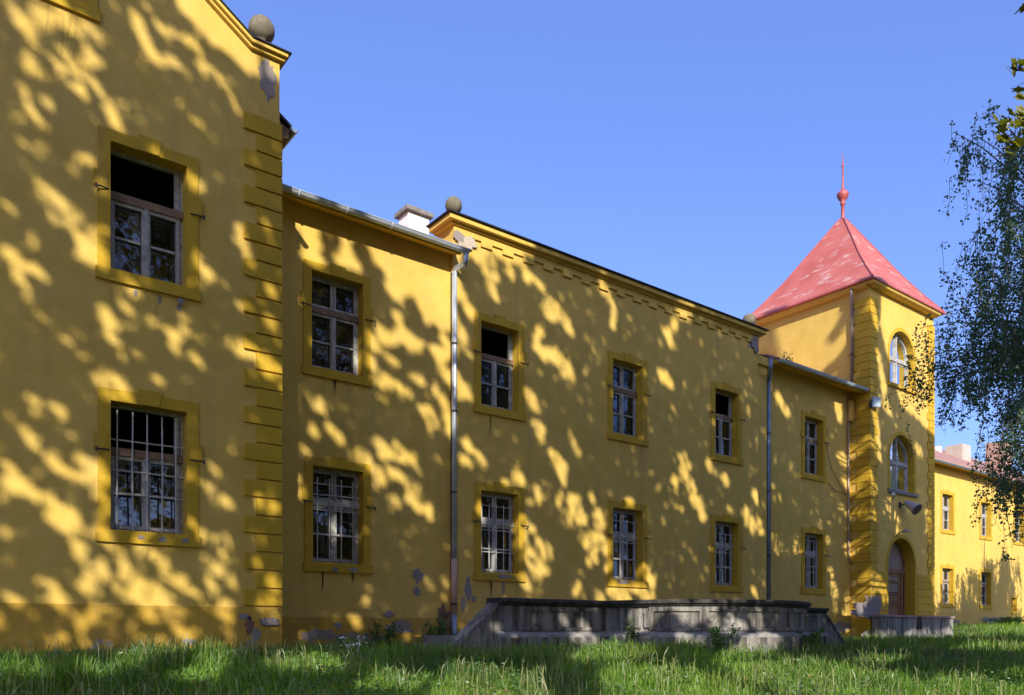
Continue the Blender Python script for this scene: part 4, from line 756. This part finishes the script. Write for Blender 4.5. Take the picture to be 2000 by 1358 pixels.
# ------------------------------------------------------------------ trees behind the viewpoint that shade the facade
def leaf_quads(P, size, rng, flat=.0):
    n = len(P); a = rng.normal(size=(n, 3)); a /= np.linalg.norm(a, axis=1)[:, None]; b = rng.normal(size=(n, 3)); b -= (b*a).sum(1)[:, None]*a; b /= np.linalg.norm(b, axis=1)[:, None]
    if flat: a[:, 2] *= (1-flat); b[:, 2] *= (1-flat)
    s = (size*rng.uniform(.7, 1.3, n))[:, None] if np.isscalar(size) else size[:, None]
    V = np.stack([P-a*s*.5, P+b*s*.32-a*s*.05, P+a*s*.5, P-b*s*.32-a*s*.05], 1); return V
def mk_leaves(V, name, m, parent):
    n = len(V); return npmesh(name, V.reshape(-1, 3), np.arange(n*4).reshape(n, 4), m, parent)
def shade_trees():
    rows = [(-8.5, 21.0), (-2.2, 20.5), (4.0, 19.5), (10.5, 20.0), (17.0, 19.5)]      # (across the light, metres back along it)
    dens = 300; a_m = RES*RES
    qi, pi_ = np.nonzero(MASK); cnt = len(qi); N = int(cnt*a_m*dens)
    k = NR.integers(0, cnt, N); p = P0+(pi_[k]+NR.random(N))*RES; q = Q0+(qi[k]+NR.random(N))*RES
    cent = np.array([r[0] for r in rows]); own = np.abs(p[:, None]-cent[None]).argmin(1)
    labels = ['broad leafy tree behind the viewpoint opposite the gabled block', 'tall leafy tree behind the viewpoint opposite the left wing', 'tall leafy tree behind the viewpoint opposite the parapet', 'broad leafy tree behind the viewpoint opposite the terrace', 'leafy tree behind the viewpoint opposite the tower']
    for t_i, (pc, tc) in enumerate(rows):
        s = own == t_i; pp, qq = p[s], q[s]; qm, qs = np.median(qq), max(3., np.ptp(qq)/2+.5)
        e = np.clip(1-((pp-pc)/4.5)**2*.7-((qq-qm)/qs)**2*.8, .08, 1)**.5
        t = tc+NR.uniform(-1, 1, len(pp))*2.0*e
        # anchor: point on the wall plane family; the ray p,q at light-depth -t measured from the plane through the wing wall
        P = pp[:, None]*PX+qq[:, None]*QX; base = (15.0-P[:, 1])/Lh[1]
        P0_ = P+Lh*(base-t)[:, None]; dd = P0_[:, 0]*C+P0_[:, 1]*S; rr_ = P0_[:, 0]*S-P0_[:, 1]*C; xx = CX+F*rr_/np.maximum(dd, .01); yy = HOR-F*P0_[:, 2]/np.maximum(dd, .01)
        t = np.where((dd > 0) & (xx > -120) & (xx < 2120) & (yy > -120), t+9, t)      # boughs stay clear of the photographer's view
        P = P+Lh*(base-t)[:, None]
        V = leaf_quads(P, .30, NR)
        ok = np.ones(len(V), bool)
        for c in range(4):
            VC = P+(V[:, c]-P)*.7; a = ((VC @ PX)-P0)/RES; b = ((VC @ QX)-Q0)/RES; ai = np.clip(a.astype(int), 0, NP-1); bi = np.clip(b.astype(int), 0, NQ-1); ok &= MASK[bi, ai]
        ctr = P[ok].mean(0); bxx, byy = ctr[0]-1.2, min(ctr[1], -2.2)-1.2; gz = ground(bxx, byy)
        T_ = thing('broadleaf_tree', (bxx, byy, gz), labels[t_i], 'tree', 'trees behind the viewpoint')
        tr = MB(); top = ctr[2]+1.5
        tr.tube([(bxx, byy, gz-.2), (bxx+.05, byy, gz+.5), (bxx-.1, byy+.1, gz+5), ((ctr[0]+bxx)/2, (ctr[1]+byy)/2, (ctr[2]+gz+7)/2), (ctr[0], ctr[1], top)], [.42, .30, .25, .17, .05], 12); tr.build('trunk', 'bark', T_, True)
        lb = MB(); PP = P[ok]
        for i in range(26):
            e_ = PP[NR.integers(0, len(PP))]; u_ = NR.random(); st_ = np.array([(ctr[0]+bxx)/2, (ctr[1]+byy)/2, (ctr[2]+gz+7)/2])*(1-u_)+np.array([ctr[0], ctr[1], top])*u_; m_ = st_*.5+e_*.5+np.array([0, 0, .3])
            lb.tube([tuple(st_), tuple(m_), tuple(e_)], [.05, .03, .01], 6)
        lb.build('branches', 'bark', T_)
        V = V[ok]
        ti, tj = np.nonzero(THIN); own2 = np.abs(P0+tj[:, None]*RES-cent[None]).argmin(1); ti, tj = ti[own2 == t_i], tj[own2 == t_i]; n2 = int(len(ti)*a_m*36)
        if n2:                                   # a few loose leaves in the gaps of the crown soften the sun spots
            k2 = NR.integers(0, len(ti), n2); p2 = P0+(tj[k2]+NR.random(n2))*RES; q2_ = Q0+(ti[k2]+NR.random(n2))*RES
            P2 = p2[:, None]*PX+q2_[:, None]*QX; t2 = tc+4+NR.uniform(-1, 3, n2); P2 = P2+Lh*(((15.0-P2[:, 1])/Lh[1])-t2)[:, None]; V = np.concatenate([V, leaf_quads(P2, .20, NR)])
        mk_leaves(V, 'crown', 'leaf', T_)
shade_trees()

# ------------------------------------------------------------------ birch trees at the right
def drape(tname, base, height, limbs, label, seed, twigs=26, lsize=.074, lm='birchleaf'):
    rr = np.random.default_rng(seed); bx, by = base; gz = ground(bx, by)
    t = thing(tname, (bx, by, gz), label, 'tree', 'birches by the tower')
    MB().tube([(bx, by, gz-.2), (bx+.1, by, gz+3), (bx-.05, by+.05, gz+7), (bx+.05, by, gz+height)], [.24, .2, .14, .03], 10).build('trunk', 'birchbark', t, True)
    br = MB(); L_ = []
    for (tip, z0, nt, lmin, lmax) in limbs:
        tip = Vector(tip); root = Vector((bx, by, gz+z0)); mid = root.lerp(tip, .55)+Vector((0, 0, .45)); pts = [root, root.lerp(mid, .5)+Vector((0, 0, .2)), mid, mid.lerp(tip, .6)+Vector((0, 0, .1)), tip]
        br.tube(pts, [.05, .035, .022, .012, .005], 5, False)
        for i in range(nt):
            u = .32+.68*math.sqrt(rr.random()); k = min(3, int(u*4)); a = pts[k].lerp(pts[k+1], u*4-k)
            a = a+Vector(rr.normal(size=3)*.22); ln = rr.uniform(lmin, lmax)*(.55+.45*u); dr = Vector((rr.normal()*.16, rr.normal()*.16, -1)); q = [a, a+dr*ln*.5+Vector((rr.normal()*.05, rr.normal()*.05, 0)), a+dr*ln*.95+Vector((rr.normal()*.1, 0, 0))]
            br.tube(q, [.006, .0045, .003], 3, False)
            m = int(ln*34); cl0 = rr.random(5) 
            for j in range(m):
                v = min(.999, max(0, cl0[j % 5]+rr.normal()*.10)); k2 = 0 if v < .5 else 1; pt = q[k2].lerp(q[k2+1], v*2-k2); L_.append(np.array(pt)+rr.normal(size=3)*np.array([.055, .055, .03]))
    br.build('branches', 'bark', t)
    P = np.array(L_); V = leaf_quads(P, lsize, rr); V2 = V; mk_leaves(V2, 'crown', lm, t)
    return t
lim = []
for (x, y, d, z0, nt, a, b) in ((1930, 222, 17, 10.5, 12, .3, .8), (1862, 258, 17, 10, 16, .3, .9), (1900, 262, 17.5, 10, 22, .4, 1.1), (1950, 260, 16.5, 10, 24, .5, 1.3), (1985, 270, 17, 10, 24, .5, 1.5), (1900, 350, 17.5, 9.5, 20, .5, 1.3), (1940, 380, 17, 9, 30, .5, 1.5), (1980, 420, 16, 9, 34, .6, 1.6), (1890, 470, 17.5, 8.6, 24, .5, 1.4), (1868, 545, 17, 8, 14, .4, .9), (1925, 520, 17, 8.2, 40, .6, 1.7), (1965, 560, 16, 8, 40, .6, 1.7), (1850, 610, 18, 7.8, 26, .4, 1.1), (1880, 640, 17, 7.6, 40, .6, 1.5), (1930, 660, 16.5, 7.4, 44, .6, 1.7), (1975, 680, 17.5, 7.4, 44, .6, 1.7), (1800, 640, 18.5, 7.5, 14, .4, 1.0), (1785, 705, 18.5, 7.2, 22, .4, 1.0), (1760, 745, 18.5, 7, 16, .4, .9), (1738, 772, 18.6, 6.9, 7, .4, .9), (1820, 720, 18, 7, 34, .5, 1.2), (1850, 750, 17.5, 6.8, 26, .4, .9), (1900, 735, 17, 6.6, 28, .4, .9), (1950, 800, 17, 6.2, 26, .5, 1.2), (1990, 790, 16.5, 6, 30, .6, 1.6), (1955, 905, 16.5, 5.2, 20, .7, 1.9), (1985, 900, 17, 5.2, 26, .8, 2.0), (1925, 960, 17, 5.0, 9, .5, 1.3), (1990, 960, 16.5, 5, 18, .5, 1.5)):
    lim.append((at(x, y, d), z0, int(nt*1.05), a, b))
for i in range(26): lim.append(((22.5+R.uniform(0, 6), 7.5+R.uniform(-3.5, 3.5), R.uniform(3.5, 10.5)), R.uniform(4, 10), 22, .6, 1.8))
drape('birch_tree', (24.6, 7.6), 12.5, lim, 'weeping birch with drooping leafy twigs in front of the tower corner', 5)
lim2 = []
for i in range(70):
    xx = 37.0+R.uniform(-1.2, 8.5); zz = R.uniform(6.0, 7.2+.42*max(0, xx-37)); lim2.append(((xx, 9.0+R.uniform(-1.6, 1.6), zz), max(2.5, zz-1.5), 26, .7, 2.0))
drape('birch_tree', (41.2, 8.6), 11, lim2, 'second weeping birch farther right whose shadow falls on the far wing', 9, lsize=.12)
# wood edge added far behind the viewpoint to block sky reflections in the panes
P = np.stack([NR.uniform(-70, 70, 30000), -44+NR.normal(0, 3, 30000), NR.uniform(-1.5, 1, 30000)], 1); top_ = np.array([9+3.5*mnoise.noise(Vector((a*.12, 0, 3)))+2*mnoise.noise(Vector((a*.5, 1, 3))) for a in P[:, 0]]); P[:, 2] = -1.5+NR.random(30000)*(top_+1.5)
tag(mk_leaves(leaf_quads(P, 1.0, NR), 'added_wood', 'leaf', None), 'added unseen wood edge behind the viewpoint, keeping bright sky out of the window panes', 'trees', kind='stuff')
# maple branch reaching in at the right edge of the view
mt = thing('maple_tree', (11.8, 1.4, ground(11.8, 1.4)), 'maple branch tips with yellow-green lobed leaves at the right edge of the view', 'tree')
g0 = ground(11.8, 1.4)
MB().tube([(11.8, 1.4, g0-.2), (11.85, 1.4, g0+3), (11.7, 1.45, g0+7), (11.8, 1.4, g0+10)], [.3, .24, .17, .04], 10).build('trunk', 'bark', mt, True)
def maple(c, nrm, s, rot):
    nrm = Vector(nrm).normalized(); a = nrm.orthogonal().normalized(); b = nrm.cross(a); out = []
    for ang, r in ((0, 1), (14, .62), (28, .60), (45, .9), (62, .52), (85, .50), (105, .72), (130, .40), (165, .42)):
        out.append((ang, r))
    full = [(t, r) for t, r in out]+[(360-t, r) for t, r in out[::-1] if t > 0]
    return [tuple(Vector(c)+(a*math.cos(math.radians(t+rot))+b*math.sin(math.radians(t+rot)))*r*s) for t, r in full]
mb = MB(); bb = MB(); root = Vector((11.75, 1.42, g0+5.4))
for (x, y, d, n_, sp) in ((1984, 225, 7.6, 18, .17), (1992, 270, 7.6, 18, .17), (1972, 275, 7.6, 9, .10), (1990, 130, 7.4, 6, .10), (1976, 128, 7.4, 3, .06), (2002, 10, 7.4, 4, .10), (2040, 200, 7.8, 26, .3), (2060, 60, 7.6, 22, .3), (2070, 330, 7.8, 20, .3)):
    p = at(x, y, d); bb.tube([root, root.lerp(p, .5)+Vector((0, 0, .25)), p], [.025, .012, .004], 5, False)
    for i in range(n_):
        c = p+Vector((R.gauss(0, sp*.5), R.gauss(0, sp*.5), R.gauss(0, sp*.5))); mb.poly(*maple(c, (R.gauss(-.3, .5), R.gauss(-.6, .5), R.gauss(.6, .5)), R.uniform(.06, .10), R.uniform(0, 360)))
bb.build('branches', 'bark', mt); mb.build('leaves', 'mapleleaf', mt)
mt2 = None

# ------------------------------------------------------------------ grass, weeds and shrubs
def inside(x, y):
    if y > 12.93 and x < 5.3: return True
    if y > 15.0 and x < 26.9: return True
    if y > 14.1 and 26.6 < x < 32.3: return True
    if y > 19.1: return True
    if 8.6 < x < 19.45 and y > 11.62: return True
    if ((x-14)/2.72)**2+((y-11.75)/2.47)**2 < 1: return True
    if 7.6 < x < 20.5 and y > 11.75 and y < 14.2: return True
    return False
def grass():
    n = 380000; th = np.radians(NR.uniform(-36, 37, n)); r = NR.uniform(4.0, 46, n)**1.0
    r = np.where(NR.random(n) < .55, NR.uniform(4.0, 17, n), r)
    d = r*np.cos(th); s = r*np.sin(th); x = C*d+S*s; y = S*d-C*s
    keep = np.array([not inside(a, b) and mnoise.noise(Vector((a*.55, b*.55, 21)))+.5*mnoise.noise(Vector((a*1.7, b*1.7, 5))) > R.uniform(-.75, -.1) for a, b in zip(x, y)]); x, y, r = x[keep], y[keep], r[keep]; n = len(x)
    z = np.array([ground(a, b) for a, b in zip(x, y)])
    cl = np.array([mnoise.noise(Vector((a*.9, b*.9, 0)))+.6*mnoise.noise(Vector((a*3, b*3, 4))) for a, b in zip(x, y)])
    near = np.clip((r-5)/6, 0, 1)
    h = (.07+.17*NR.random(n)**1.8)*(1+1.15*cl); h = np.clip(h, .025, .46)
    wd = NR.uniform(.0028, .006, n)*(1+r/20); ang = NR.uniform(0, 2*math.pi, n); lean = np.abs(NR.normal(0, .42, n)); la = NR.uniform(0, 2*math.pi, n)
    ex = np.stack([np.cos(ang), np.sin(ang), np.zeros(n)], 1)*wd[:, None]; b = np.stack([x, y, z-.01], 1); ld = np.stack([np.cos(la), np.sin(la), np.zeros(n)], 1)
    up = np.array([0, 0, 1.]); m1 = b+up*(h*.5)[:, None]+ld*(h*lean*.22)[:, None]; m2 = b+up*(h*.85)[:, None]+ld*(h*lean*.6)[:, None]; tp = b+up*(h*(1.0-.18*lean))[:, None]+ld*(h*lean*1.05)[:, None]
    V = np.stack([b-ex, b+ex, m1-ex*.85, m1+ex*.85, m2-ex*.5, m2+ex*.5, tp-ex*.06, tp+ex*.06], 1).reshape(-1, 3)
    o = (np.arange(n)*8)[:, None]; Fq = np.concatenate([o+np.array([[0, 1, 3, 2]]), o+np.array([[2, 3, 5, 4]]), o+np.array([[4, 5, 7, 6]])], 0)
    g = npmesh('grass', V, Fq, 'grass'); tag(g, 'long uneven green grass in front of the building', 'grass', kind='stuff')
    # seed stalks
    n2 = 7500; th = np.radians(NR.uniform(-35, 36, n2)); r = NR.uniform(4.5, 24, n2); d = r*np.cos(th); s = r*np.sin(th); x = C*d+S*s; y = S*d-C*s
    V = []; Fq = []
    for a, b_ in zip(x, y):
        cl = mnoise.noise(Vector((a*.45+9, b_*.45, 2)))
        if inside(a, b_) or cl < -.12: continue
        z = ground(a, b_); h = R.uniform(.16, .42)*(1+.3*cl); la = R.uniform(0, 6.28); le = abs(R.gauss(.12, .14)); dx, dy = math.cos(la)*h*le, math.sin(la)*h*le; w_ = .0028+.0001*math.hypot(a, b_); t0 = R.uniform(0, 3.14); ex, ey = math.cos(t0), math.sin(t0)
        k = len(V); hw = R.uniform(.0035, .007); hl = h*R.uniform(.70, .82); bx, by = dx*1.5, dy*1.5
        for (fx, fz, ww) in ((0, -.01, w_), (.55, hl, w_*.8), (.75, hl+(h-hl)*.4, hw), (1.35, h*.99, .0012)):
            V += [(a+dx*fx-ex*ww, b_+dy*fx-ey*ww, z+fz), (a+dx*fx+ex*ww, b_+dy*fx+ey*ww, z+fz)]
        Fq += [(k, k+1, k+3, k+2), (k+2, k+3, k+5, k+4), (k+4, k+5, k+7, k+6)]
    g = npmesh('seed_stalks', np.array(V), np.array(Fq), 'stalk'); tag(g, 'pale dry seed stalks standing above the grass', 'grass', kind='stuff')
    # broad small leaves of ground weeds and dry fallen leaves
    P = []
    for i in range(60000):
        t = math.radians(R.uniform(-35, 36)); rr = R.uniform(4.2, 20); d_, s_ = rr*math.cos(t), rr*math.sin(t); a, b_ = C*d_+S*s_, S*d_-C*s_
        if inside(a, b_) or mnoise.noise(Vector((a*1.1, b_*1.1, 7))) < -.05: continue
        P.append((a, b_, ground(a, b_)+R.uniform(.03, .22)))
    V = leaf_quads(np.array(P), .05, NR, .35); g = mk_leaves(V, 'ground_weeds', 'weed', None); tag(g, 'small broad-leaved weeds among the grass', 'weeds', kind='stuff')
    P = []
    for i in range(7000):
        t = math.radians(R.uniform(-35, 36)); rr = R.uniform(4.2, 13); d_, s_ = rr*math.cos(t), rr*math.sin(t); a, b_ = C*d_+S*s_, S*d_-C*s_
        if not inside(a, b_): P.append((a, b_, ground(a, b_)+R.uniform(.01, .10)))
    V = leaf_quads(np.array(P), .075, NR, .6); g = mk_leaves(V, 'fallen_leaves', 'deadleaf', None); tag(g, 'brown fallen leaves lying in the grass', 'leaves', kind='stuff')
grass()
def shrub(x, y, h, w_, n, label, size=.06, name='wild_shrub', flower=False, m='weed', cat='shrub'):
    z = ground(x, y); t = thing(name, (x, y, z), label, cat); st = MB(); P = []
    for i in range(max(5, n//60)):
        a = R.uniform(0, 6.28); e = Vector((x+math.cos(a)*w_*R.uniform(.2, 1), y+math.sin(a)*w_*R.uniform(.1, .7), z+h*R.uniform(.55, 1))); b_ = Vector((x+R.gauss(0, w_*.15), y, z-.05)); md = b_.lerp(e, .5)+Vector((0, 0, h*.12)); st.tube([b_, md, e], [.009, .006, .003], 5, False)
        for j in range(n//max(5, n//60)):
            u = R.uniform(.25, 1); q = (b_.lerp(md, u*2) if u < .5 else md.lerp(e, u*2-1)); P.append((q.x+R.gauss(0, .05), q.y+R.gauss(0, .05), q.z+R.gauss(0, .045)))
        if flower:
            for j in range(6): st.lathe((e.x+R.gauss(0, .05), e.y+R.gauss(0, .05), e.z+R.uniform(0, .04)), [(.004, -.005), (.016, .004), (.006, .012)], 6)
    st.build('stems', 'flower' if flower else 'bark', t); mk_leaves(leaf_quads(np.array(P), size, NR), 'foliage', m, t)
q = at(1400, 1262, 14.4); shrub(q.x, q.y-.1, .62, .42, 420, 'leafy green shrub climbing the curved terrace front')
q = at(1212, 1262, 15.5); shrub(q.x, q.y-.25, .75, .20, 260, 'thin dark creeper in the notch of the terrace')
q = at(1560, 1245, 16.4); shrub(q.x+.1, q.y-.15, .55, .34, 260, 'big-leaved plant on the ledge at the terrace end', .11)
shrub(9.05, 14.3, .85, .55, 600, 'dark bush beside the drain outlet') ; shrub(8.15, 14.85, .7, .6, 520, 'dark bush growing under the grey drainpipe'); shrub(7.3, 14.75, .40, .4, 300, 'low dark clump at the foot of the wing wall')
q = at(690, 1290, 11.2); shrub(q.x, q.y, .42, .16, 150, 'white-flowered weed in the grass below the wing window', .035, 'flowering_weed', True, cat='weed')
q = at(300, 1300, 8.8); shrub(q.x, q.y, .36, .3, 420, 'pale bushy weed in the sunlit grass by the gabled block', .022, 'bushy_weed', cat='weed')
q = at(270, 1290, 9.2); shrub(q.x, q.y, .45, .12, 260, 'upright pale weed beside the bushy weed', .022, 'bushy_weed', cat='weed')
shrub(47.0, 17.8, .42, 2.0, 1500, 'low spreading green bush at the foot of the far wing', .09)
q = Vector((22.0, 14.9, 8.4)); t = thing('roof_weed', tuple(q), 'small weed growing from the gutter beside the tower', 'weed'); P = [(q.x+R.gauss(.35, .14), q.y+R.gauss(0, .06), q.z+abs(R.gauss(.12, .12))) for i in range(90)]; mk_leaves(leaf_quads(np.array(P), .07, NR), 'foliage', 'weed', t)
MB().tube([(q.x+.35, q.y, q.z-.1), (q.x+.38, q.y, q.z+.3)], .006, 5).build('stems', 'bark', t)

# ------------------------------------------------------------------ lift everything so the ground by the camera lies near z = 0
for o in scene.objects:
    if o.parent is None and o.type in ('MESH', 'EMPTY'): o.location.z += EYE
